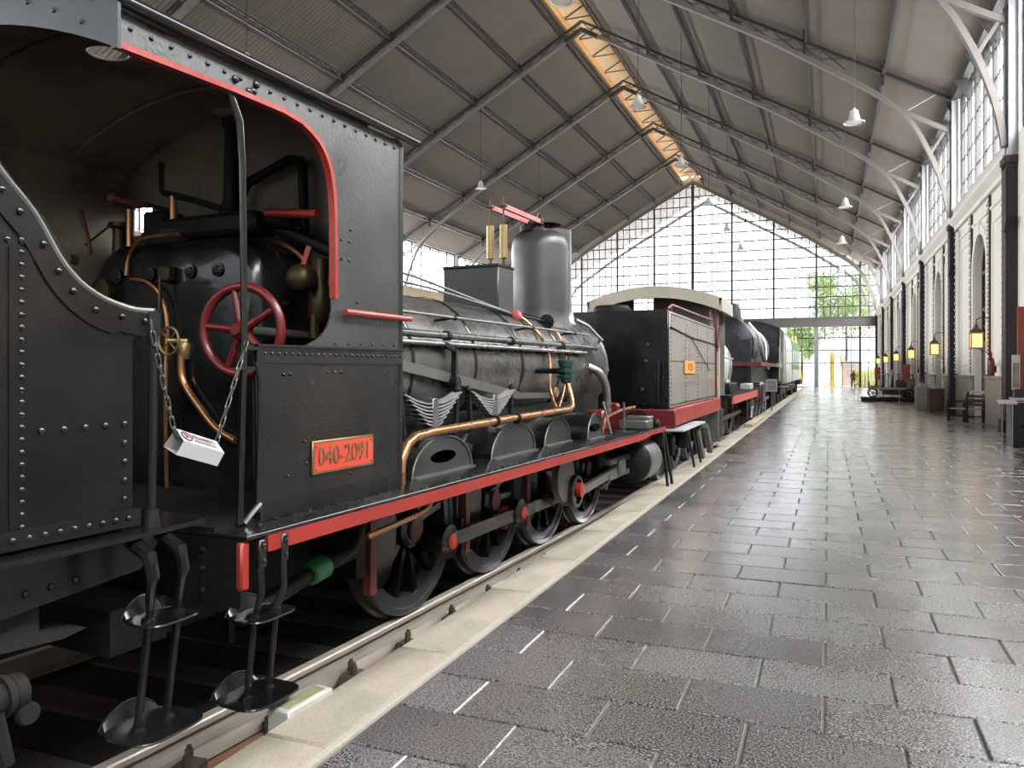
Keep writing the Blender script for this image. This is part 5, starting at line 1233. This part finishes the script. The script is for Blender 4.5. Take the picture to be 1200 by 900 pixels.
# ================================================================== things along the right wall
# bench
bn = thing('bench', 'dark slatted armchair bench with pale seat boards beside the right wall dado', 'bench', (4.02, 28.35, 0), R(-58))
# local: x = length, y = towards the back
for x in (-.40, .40):
    for y, h in ((-.30, .62), (.28, .60)): MB().box(x - .03, x + .03, y - .03, y + .03, 0, h).build('leg', COLD, bn)
    MB().bar((x, -.36, .64), (x, .34, .64), .07, .035).build('armrest', COLD, bn)
    MB().box(x - .02, x + .02, -.28, .28, .16, .20).build('stretcher', COLD, bn)
    MB().bar((x, .27, .40), (x, .44, .95), .05, .05).build('back_post', COLD, bn)
MB().box(-.40, .40, -.02, .02, .16, .20).build('stretcher', COLD, bn)
BS = M('pale_bench_board', (.34, .33, .30), .4, 0, .15, 6)
for i in range(4): MB().box(-.44, .44, -.31 + .15 * i, -.19 + .15 * i, .40, .43, .006).build('seat_slat', BS, bn)
for i in range(4): MB().bar((0, .30 + .045 * i, .50 + .13 * i), (0, .325 + .045 * i, .585 + .13 * i), .86, .025, up=(0, 1, 0)).build('back_slat', BS if i == 3 else COLD, bn)
# stone plinth behind the bench and extinguisher with its sign
fe = thing('fire_extinguisher', 'dark red fire extinguisher hung on the wall right of the bench', 'extinguisher', (4.30, 25.9, 1.46))
MB().lathe([(.01, 0), (.09, .01), (.095, .05), (.095, .42), (.07, .50), (.03, .54), (.03, .60)], n=18, cap=False).build('cylinder', REDD, fe)
MB().box(-.02, .02, -.12, .03, .58, .62).bar((0, 0, .62), (0, -.12, .68), .02, .02).build('valve_handle', SOOT, fe)
MB().tube([(0, .03, .58), (0, .11, .5), (0, .12, .2)], .012, 6).build('hose', SOOT, fe)
MB().box(-.098, -.09, -.05, .05, .14, .3).build('label_patch', CREAM, fe)
MB().box(.08, .13, -.05, .05, .1, .3).build('hanger', SOOT, fe)
# glass-topped display cases
d1 = thing('display_case', 'white pedestal display case with sloping glass top, left of the brown case', 'display case', (3.62, 37.0, 0))
MB().box(-.22, .16, -.45, .45, 0.002, .92, .01).build('pedestal', M('white_pedestal', (.42, .38, .33), .5, 0, .05), d1)
MB().box(-.24, .30, -.47, .47, .90, .95).build('tray', WHITE, d1)
MB().prism([(-.22, .95), (.28, .95), (.28, 1.35), (.12, 1.35)], 'xz', -.45, .45).build('glass_hood', GLASS, d1)
MB().box(-.1, .15, -.3, -.05, .95, 1.05).box(-.05, .2, .1, .3, .95, 1.1).build('exhibit_model', WHITE, d1)
d2 = thing('display_case', 'brown wooden display case with clear glass box by the dark column', 'display case', (4.0, 35.7, 0))
MB().box(-.26, .26, -.4, .4, .002, .86, .01).build('cabinet', WOODC, d2)
MB().box(-.27, .27, -.41, .41, .86, .90, .008).build('top_rim', WOODC, d2)
MB().box(-.25, .25, -.38, .38, .90, 1.36).build('glass_box', GLASS, d2)
MB().lathe([(.16, .90), (.14, .96), (.06, 1.0), (.03, 1.08), (.01, 1.1)], (0, -.1, 0), 'z', 16).build('exhibit_bell', WHITE, d2)
# inspection trolley on a plinth
pl = thing('exhibit_plinth', 'low dark maroon plinth carrying the inspection trolley', 'plinth', (3.05, 46.6, 0))
MB().box(-1.4, 1.35, -.9, .9, .002, .20, .03).build('plinth_body', M('dark_maroon_carpet', (.02, .011, .011), .8), pl)
for k in range(3):
    x = [-.35, .35, 1.2][k]; q = thing('rope_post', ['left', 'middle', 'right'][k] + ' slim chrome post standing in front of the trolley plinth', 'post', (3.05 + x, 45.4, 0), 0, 'slim posts by the plinth')
    MB().cyl((0, 0, .01), (0, 0, .62), .015, 6).build('pole', CHROME, q); MB().lathe([(.1, 0.002), (.1, .015), (.03, .03)], n=12).build('foot', CHROME, q)
it = thing('inspection_trolley', 'old hand-worked inspection trolley with white frame on the maroon plinth', 'trolley', (3.05, 46.6, .2))
for x in (-.85, .85):
    for y in (-.65, .65):
        wv = MB().lathe([(.19, -.03), (.24, -.03), (.22, .03), (.19, .03), (.19, -.03)], (x, y, .24), 'y', 22, cap=False).build('wheel', SOOT, it)
        b = MB(); [b.bar((x, y, .24), (x + .2 * math.cos(a), y, .24 + .2 * math.sin(a)), .03, .03, (0, 1, 0)) for a in (0, 1.26, 2.51, 3.77, 5.03)]; b.build('spoke', SOOT, wv)
MB().box(-1.05, .95, -.55, -.47, .42, .52).box(-1.05, .95, .47, .55, .42, .52).box(-1.05, -.97, -.55, .55, .42, .52).box(.87, .95, -.55, .55, .42, .52).build('chassis', WHITE, it)
MB().box(-.5, .75, -.45, .45, .36, .42).box(-.4, .7, -.5, .5, .15, .36, .03).build('tool_tray', DARK, it)
MB().box(-1.0, -.55, -.45, .45, .55, .62, .02).box(-1.05, -1.0, -.45, .45, .55, .85, .01).build('seat', WOODC, it)
MB().box(.25, .75, -.3, .3, .55, .95, .05).build('engine_cover', WOODC, it)
MB().cyl((-.25, 0, .45), (-.25, 0, 1.25), .035, 8).cyl((-.6, 0, 1.2), (.2, 0, 1.25), .025, 8).bar((0, 0, .5), (.12, 0, 1.5), .05, .05).bar((.12, 0, 1.5), (-.05, .1, 1.1), .04, .04).build('pump_lever', BRIGHT, it)
MB().lathe([(.14, -.03), (.16, 0), (.14, .03)], (.95, -.2, .72), 'y', 18, cap=False).cyl((.95, -.2, .5), (.95, -.2, .75), .02, 6).build('hand_brake', BRIGHT, it)
MB().bar((.95, -.4, .25), (1.25, -.5, .05), .05, .05).bar((.9, -.4, .4), (1.0, -.45, .2), .05, .05).build('tow_bar', WHITE, it)
# red banners on stands
for x, y, z0, z1, wd, lab in ((2.55, 48.6, 1.12, 1.82, .30, 'small red banner on a white pole left of the trolley'), (3.95, 48.2, 1.02, 1.98, .42, 'tall red banner on a stand right of the trolley by the wall')):
    q = thing('banner_stand', lab, 'banner', (x, y, 0), 0, 'red banners behind the trolley')
    MB().box(-wd / 2, wd / 2, -.02, .02, z0, z1, .005).build('banner', PINK, q)
    MB().cyl((wd / 2 - .05, .03, .02), (wd / 2 - .05, .03, z1), .025, 8).build('pole', WHITE, q)
    MB().lathe([(.18, 0.002), (.18, .02), (.03, .04)], (wd / 2 - .05, .03, 0), 'z', 14).build('foot', STEEL, q)
sc_ = thing('dado_screen', 'taupe folding screen standing behind the right-hand red banner', 'screen', (4.15, 47.6, 0))
MB().box(-.2, .2, -.03, .03, .002, 1.15, .01).build('screen_panel', STONE, sc_); MB().box(-.22, .22, -.05, .05, 1.15, 1.19).build('screen_rail', STONE, sc_)
# slim label stands
for x, y, rz, lab in ((3.40, 18.75, 0, 'white-topped chrome label stand left of the black display kiosk'), (1.36, 45.7, 0, 'slim two-legged label stand alone on the platform before the glass doors')):
    q = thing('label_stand', lab, 'label stand', (x, y, 0), rz, 'chrome label stands')
    for xx in (-.09, .09): MB().cyl((xx, 0, .02), (xx, 0, .93), .014, 8).build('leg', CHROME, q)
    MB().box(-.2, .2, -.12, .12, .002, .025, .005).build('foot', CHROME, q)
    MB().bar((0, -.11, .93), (0, .09, 1.0), .34, .02).build('label_plate', WHITE, q)
ki = thing('display_kiosk', 'black display kiosk with tall red back panel at the right edge by the column', 'kiosk', (4.2, 19.6, 0))
MB().box(-.60, .4, -.35, .35, .002, .98, .01).build('counter', DARK, ki)
MB().bar((-.1, -.36, .95), (-.1, .1, 1.03), 1.0, .02).build('label_plate', WHITE, ki)
MB().box(-.40, .4, .28, .34, .98, 3.0, .01).build('back_panel', M('poster_red', (.22, .025, .016), .45, 0, .1), ki)
MB().box(-.54, -.39, .10, .13, 1.2, 1.95).build('picture_panel', WHITE, ki)
MB().box(-.525, -.405, .092, .10, 1.24, 1.78).build('picture', M('dim_photo_print', (.22, .17, .13), .5, 0, .7, 6), ki)
MB().box(-.5, -.3, .05, .2, .98, 1.22).build('picture_foot', DARK, ki)

# ================================================================== person
def skin_body(name, joints, bones, rad, mat, parent):
    me = bpy.data.meshes.new(name); me.from_pydata(joints, bones, []); o = bpy.data.objects.new(name, me); COL.objects.link(o)
    o.modifiers.new('skin', 'SKIN'); o.modifiers.new('smooth', 'SUBSURF').levels = 2
    for v, r_ in zip(me.skin_vertices[0].data if me.skin_vertices else [], rad): v.radius = (r_, r_)
    if me.skin_vertices: me.skin_vertices[0].data[0].use_root = True
    bpy.context.view_layer.update()
    m2 = bpy.data.meshes.new_from_object(o.evaluated_get(bpy.context.evaluated_depsgraph_get())); bpy.data.objects.remove(o)
    m2.materials.clear(); m2.materials.append(mat); m2.shade_smooth(); return place(name, m2, parent)
ps = thing('person', 'person in rust-brown jacket and trousers standing inside the glass doors, hands at the waist', 'person', (2.15, 80.2, 0), R(10))
def bm_skin(name, J, E_, rad, mat):
    bm = bmesh.new(); lay = bm.verts.layers.skin.verify(); vs = []
    for j, r_ in zip(J, rad): v = bm.verts.new(j); v[lay].radius = (r_, r_ * .8); vs.append(v)
    vs[0][lay].use_root = True
    for a, c in E_: bm.edges.new((vs[a], vs[c]))
    me = bpy.data.meshes.new(name); bm.to_mesh(me); bm.free(); o = bpy.data.objects.new(name, me); COL.objects.link(o)
    o.modifiers.new('skin', 'SKIN'); s_ = o.modifiers.new('smooth', 'SUBSURF'); s_.levels = 2; bpy.context.view_layer.update()
    m2 = bpy.data.meshes.new_from_object(o.evaluated_get(bpy.context.evaluated_depsgraph_get())); bpy.data.objects.remove(o)
    m2.materials.clear(); m2.materials.append(mat); m2.shade_smooth(); return place(name, m2, ps)
J = [(0, 0, .92), (0, 0, 1.12), (0, 0, 1.34), (0, -.01, 1.44), (0, -.02, 1.52), (0, -.03, 1.60),
     (.17, 0, 1.36), (.30, .02, 1.12), (.14, -.16, 1.02), (-.17, 0, 1.36), (-.30, .02, 1.12), (-.14, -.16, 1.02),
     (.09, 0, .86), (.11, 0, .48), (.12, .02, .09), (.13, -.12, .04), (-.09, 0, .86), (-.11, 0, .48), (-.12, .02, .09), (-.13, -.12, .04)]
E_ = [(0, 1), (1, 2), (2, 3), (3, 4), (4, 5), (2, 6), (6, 7), (7, 8), (2, 9), (9, 10), (10, 11), (0, 12), (12, 13), (13, 14), (14, 15), (0, 16), (16, 17), (17, 18), (18, 19)]
bm_skin('body', J, E_, [.15, .15, .17, .06, .075, .085, .07, .05, .035, .07, .05, .035, .095, .065, .045, .04, .095, .065, .045, .04], M('rust_clothing', (.09, .037, .023), .8, 0, .2))
MB().ball((0, -.03, 1.575), .098, 14, 10, (.85, .95, 1.2)).ball((0, -.125, 1.565), .018, 6, 4, (1, 1, 1.6)).ball((.085, -.03, 1.57), .022, 6, 4, (.5, 1, 1.5)).ball((-.085, -.03, 1.57), .022, 6, 4, (.5, 1, 1.5)).build('head', M('skin_tone', (.50, .30, .22), .6), ps)
MB().ball((0, -.005, 1.625), .10, 14, 8, (.9, 1, .8)).build('hair', SOOT, ps)
for s_ in (1, -1):
    h = MB().ball((s_ * .10, -.19, 1.01), .04, 8, 6, (1, .6, 1.1))
    for k in range(4): h.tube([(s_ * .08, -.19, 1.035 - .018 * k), (s_ * .045, -.215, 1.03 - .018 * k), (s_ * .02, -.205, 1.025 - .018 * k)], .009, 5)
    h.tube([(s_ * .1, -.2, 1.04), (s_ * .07, -.21, 1.075)], .010, 5).build('hand', bpy.data.materials['skin_tone'], ps)

# ================================================================== outdoors beyond the glass
def tree(x, y, h, rad, label, seed):
    rnd = random.Random(seed); t = thing('garden_tree', label, 'tree', (x, y, -.06), 0, 'trees beyond the glass')
    MB().tube([(0, 0, 0), (.1, 0, h * .3), (0, .1, h * .6)], [.22, .16, .08], 8).build('trunk', M('bark', (.10, .075, .05), .9, 0, .3, 6), t)
    b = MB(); cl = [(rnd.uniform(-1, 1) * rad * .7, rnd.uniform(-1, 1) * rad * .7, h * (.45 + .5 * rnd.random()), rad * rnd.uniform(.25, .5)) for _ in range(44)]
    for cx_, cy_, cz_, cr_ in cl:
        for _ in range(150):
            d = Vector((rnd.gauss(0, 1), rnd.gauss(0, 1), rnd.gauss(0, 1))).normalized() * cr_ * rnd.random() ** .4
            a = Vector((rnd.gauss(0, 1), rnd.gauss(0, 1), rnd.gauss(0, 1))).normalized(); u = a.orthogonal().normalized() * .16; v_ = a.cross(u); p = Vector((cx_, cy_, cz_)) + d
            b.add([p - u, p - v_ * .6, p + u, p + v_ * .6], [(0, 1, 2, 3)])
    b.build('foliage', FOLI, t, 'stuff')
tree(1.9, 102, 13.8, 4.4, 'leafy garden tree beyond the doors, left one of the tall pair', 1)
tree(12.0, 106, 13.5, 4.2, 'leafy garden tree beyond the doors, right one of the tall pair', 2)
tree(-3.4, 112, 8.5, 2.6, 'smaller garden tree beyond the doors, farthest left', 3)
sh = thing('flowering_shrub', 'bright yellow-green shrub outside the glass doors behind the person', 'shrub', (3.6, 91, -.06))
b = MB(); rnd = random.Random(9)
for _ in range(1800):
    p = Vector((rnd.uniform(-1.1, 1.1), rnd.uniform(-.6, .6), rnd.random() * 1.9 * (1 - .2 * rnd.random()))); a = Vector((rnd.gauss(0, 1), rnd.gauss(0, 1), rnd.gauss(0, 1))).normalized(); u = a.orthogonal().normalized() * .07
    b.add([p - u, p - a.cross(u) * .7, p + u, p + a.cross(u) * .7], [(0, 1, 2, 3)])
b.build('foliage', M('yellow_leaves', (.55, .52, .04), .7, 0, .3), sh, 'stuff'); MB().cyl((0, 0, 0), (0, 0, 1.2), .04, 6).build('stem', bpy.data.materials['bark'], sh)
yp = thing('water_crane', 'tall yellow column with an arm standing outside the glass doors', 'column', (.35, 93, -.06))
MB().lathe([(.4, 0), (.3, .3), (.22, .5), (.22, 3.4), (.3, 3.5), (.05, 3.8)], n=16).build('column_body', YELL, yp); MB().tube([(0, 0, 3.2), (.9, 0, 3.3), (1.0, 0, 2.2)], .10, 8).build('spout', YELL, yp)
fn = thing('garden_fence', 'white picket fence outside behind the yellow shrub', 'fence', (4.5, 95, -.06))
PK = MB().box(-.05, .05, -.02, .02, 0, 2.4, .01).mesh('picket', WHITE)
for i in range(22): place('picket', PK, fn, None, (-2 + .3 * i, 0, 0))
MB().box(-2.1, 4.5, .02, .06, .4, .5).box(-2.1, 4.5, .02, .06, 1.9, 2.0).build('rail', WHITE, fn)
kq = thing('garden_kiosk', 'small terracotta-coloured kiosk outside the glass doors above the person', 'kiosk', (2.4, 99, -.06))
MB().box(-1.0, 1.0, -.8, .8, 0, 2.3).build('kiosk_wall', M('terracotta_wall', (.72, .52, .44), .8), kq); MB().prism([(-1.3, 2.3), (1.3, 2.3), (.9, 2.8), (-.9, 2.8)], 'xz', -1.1, 1.1).build('kiosk_roof', WHITE, kq); MB().box(-.5, .5, -.83, -.8, .9, 1.8).build('hatch', WHITE, kq)
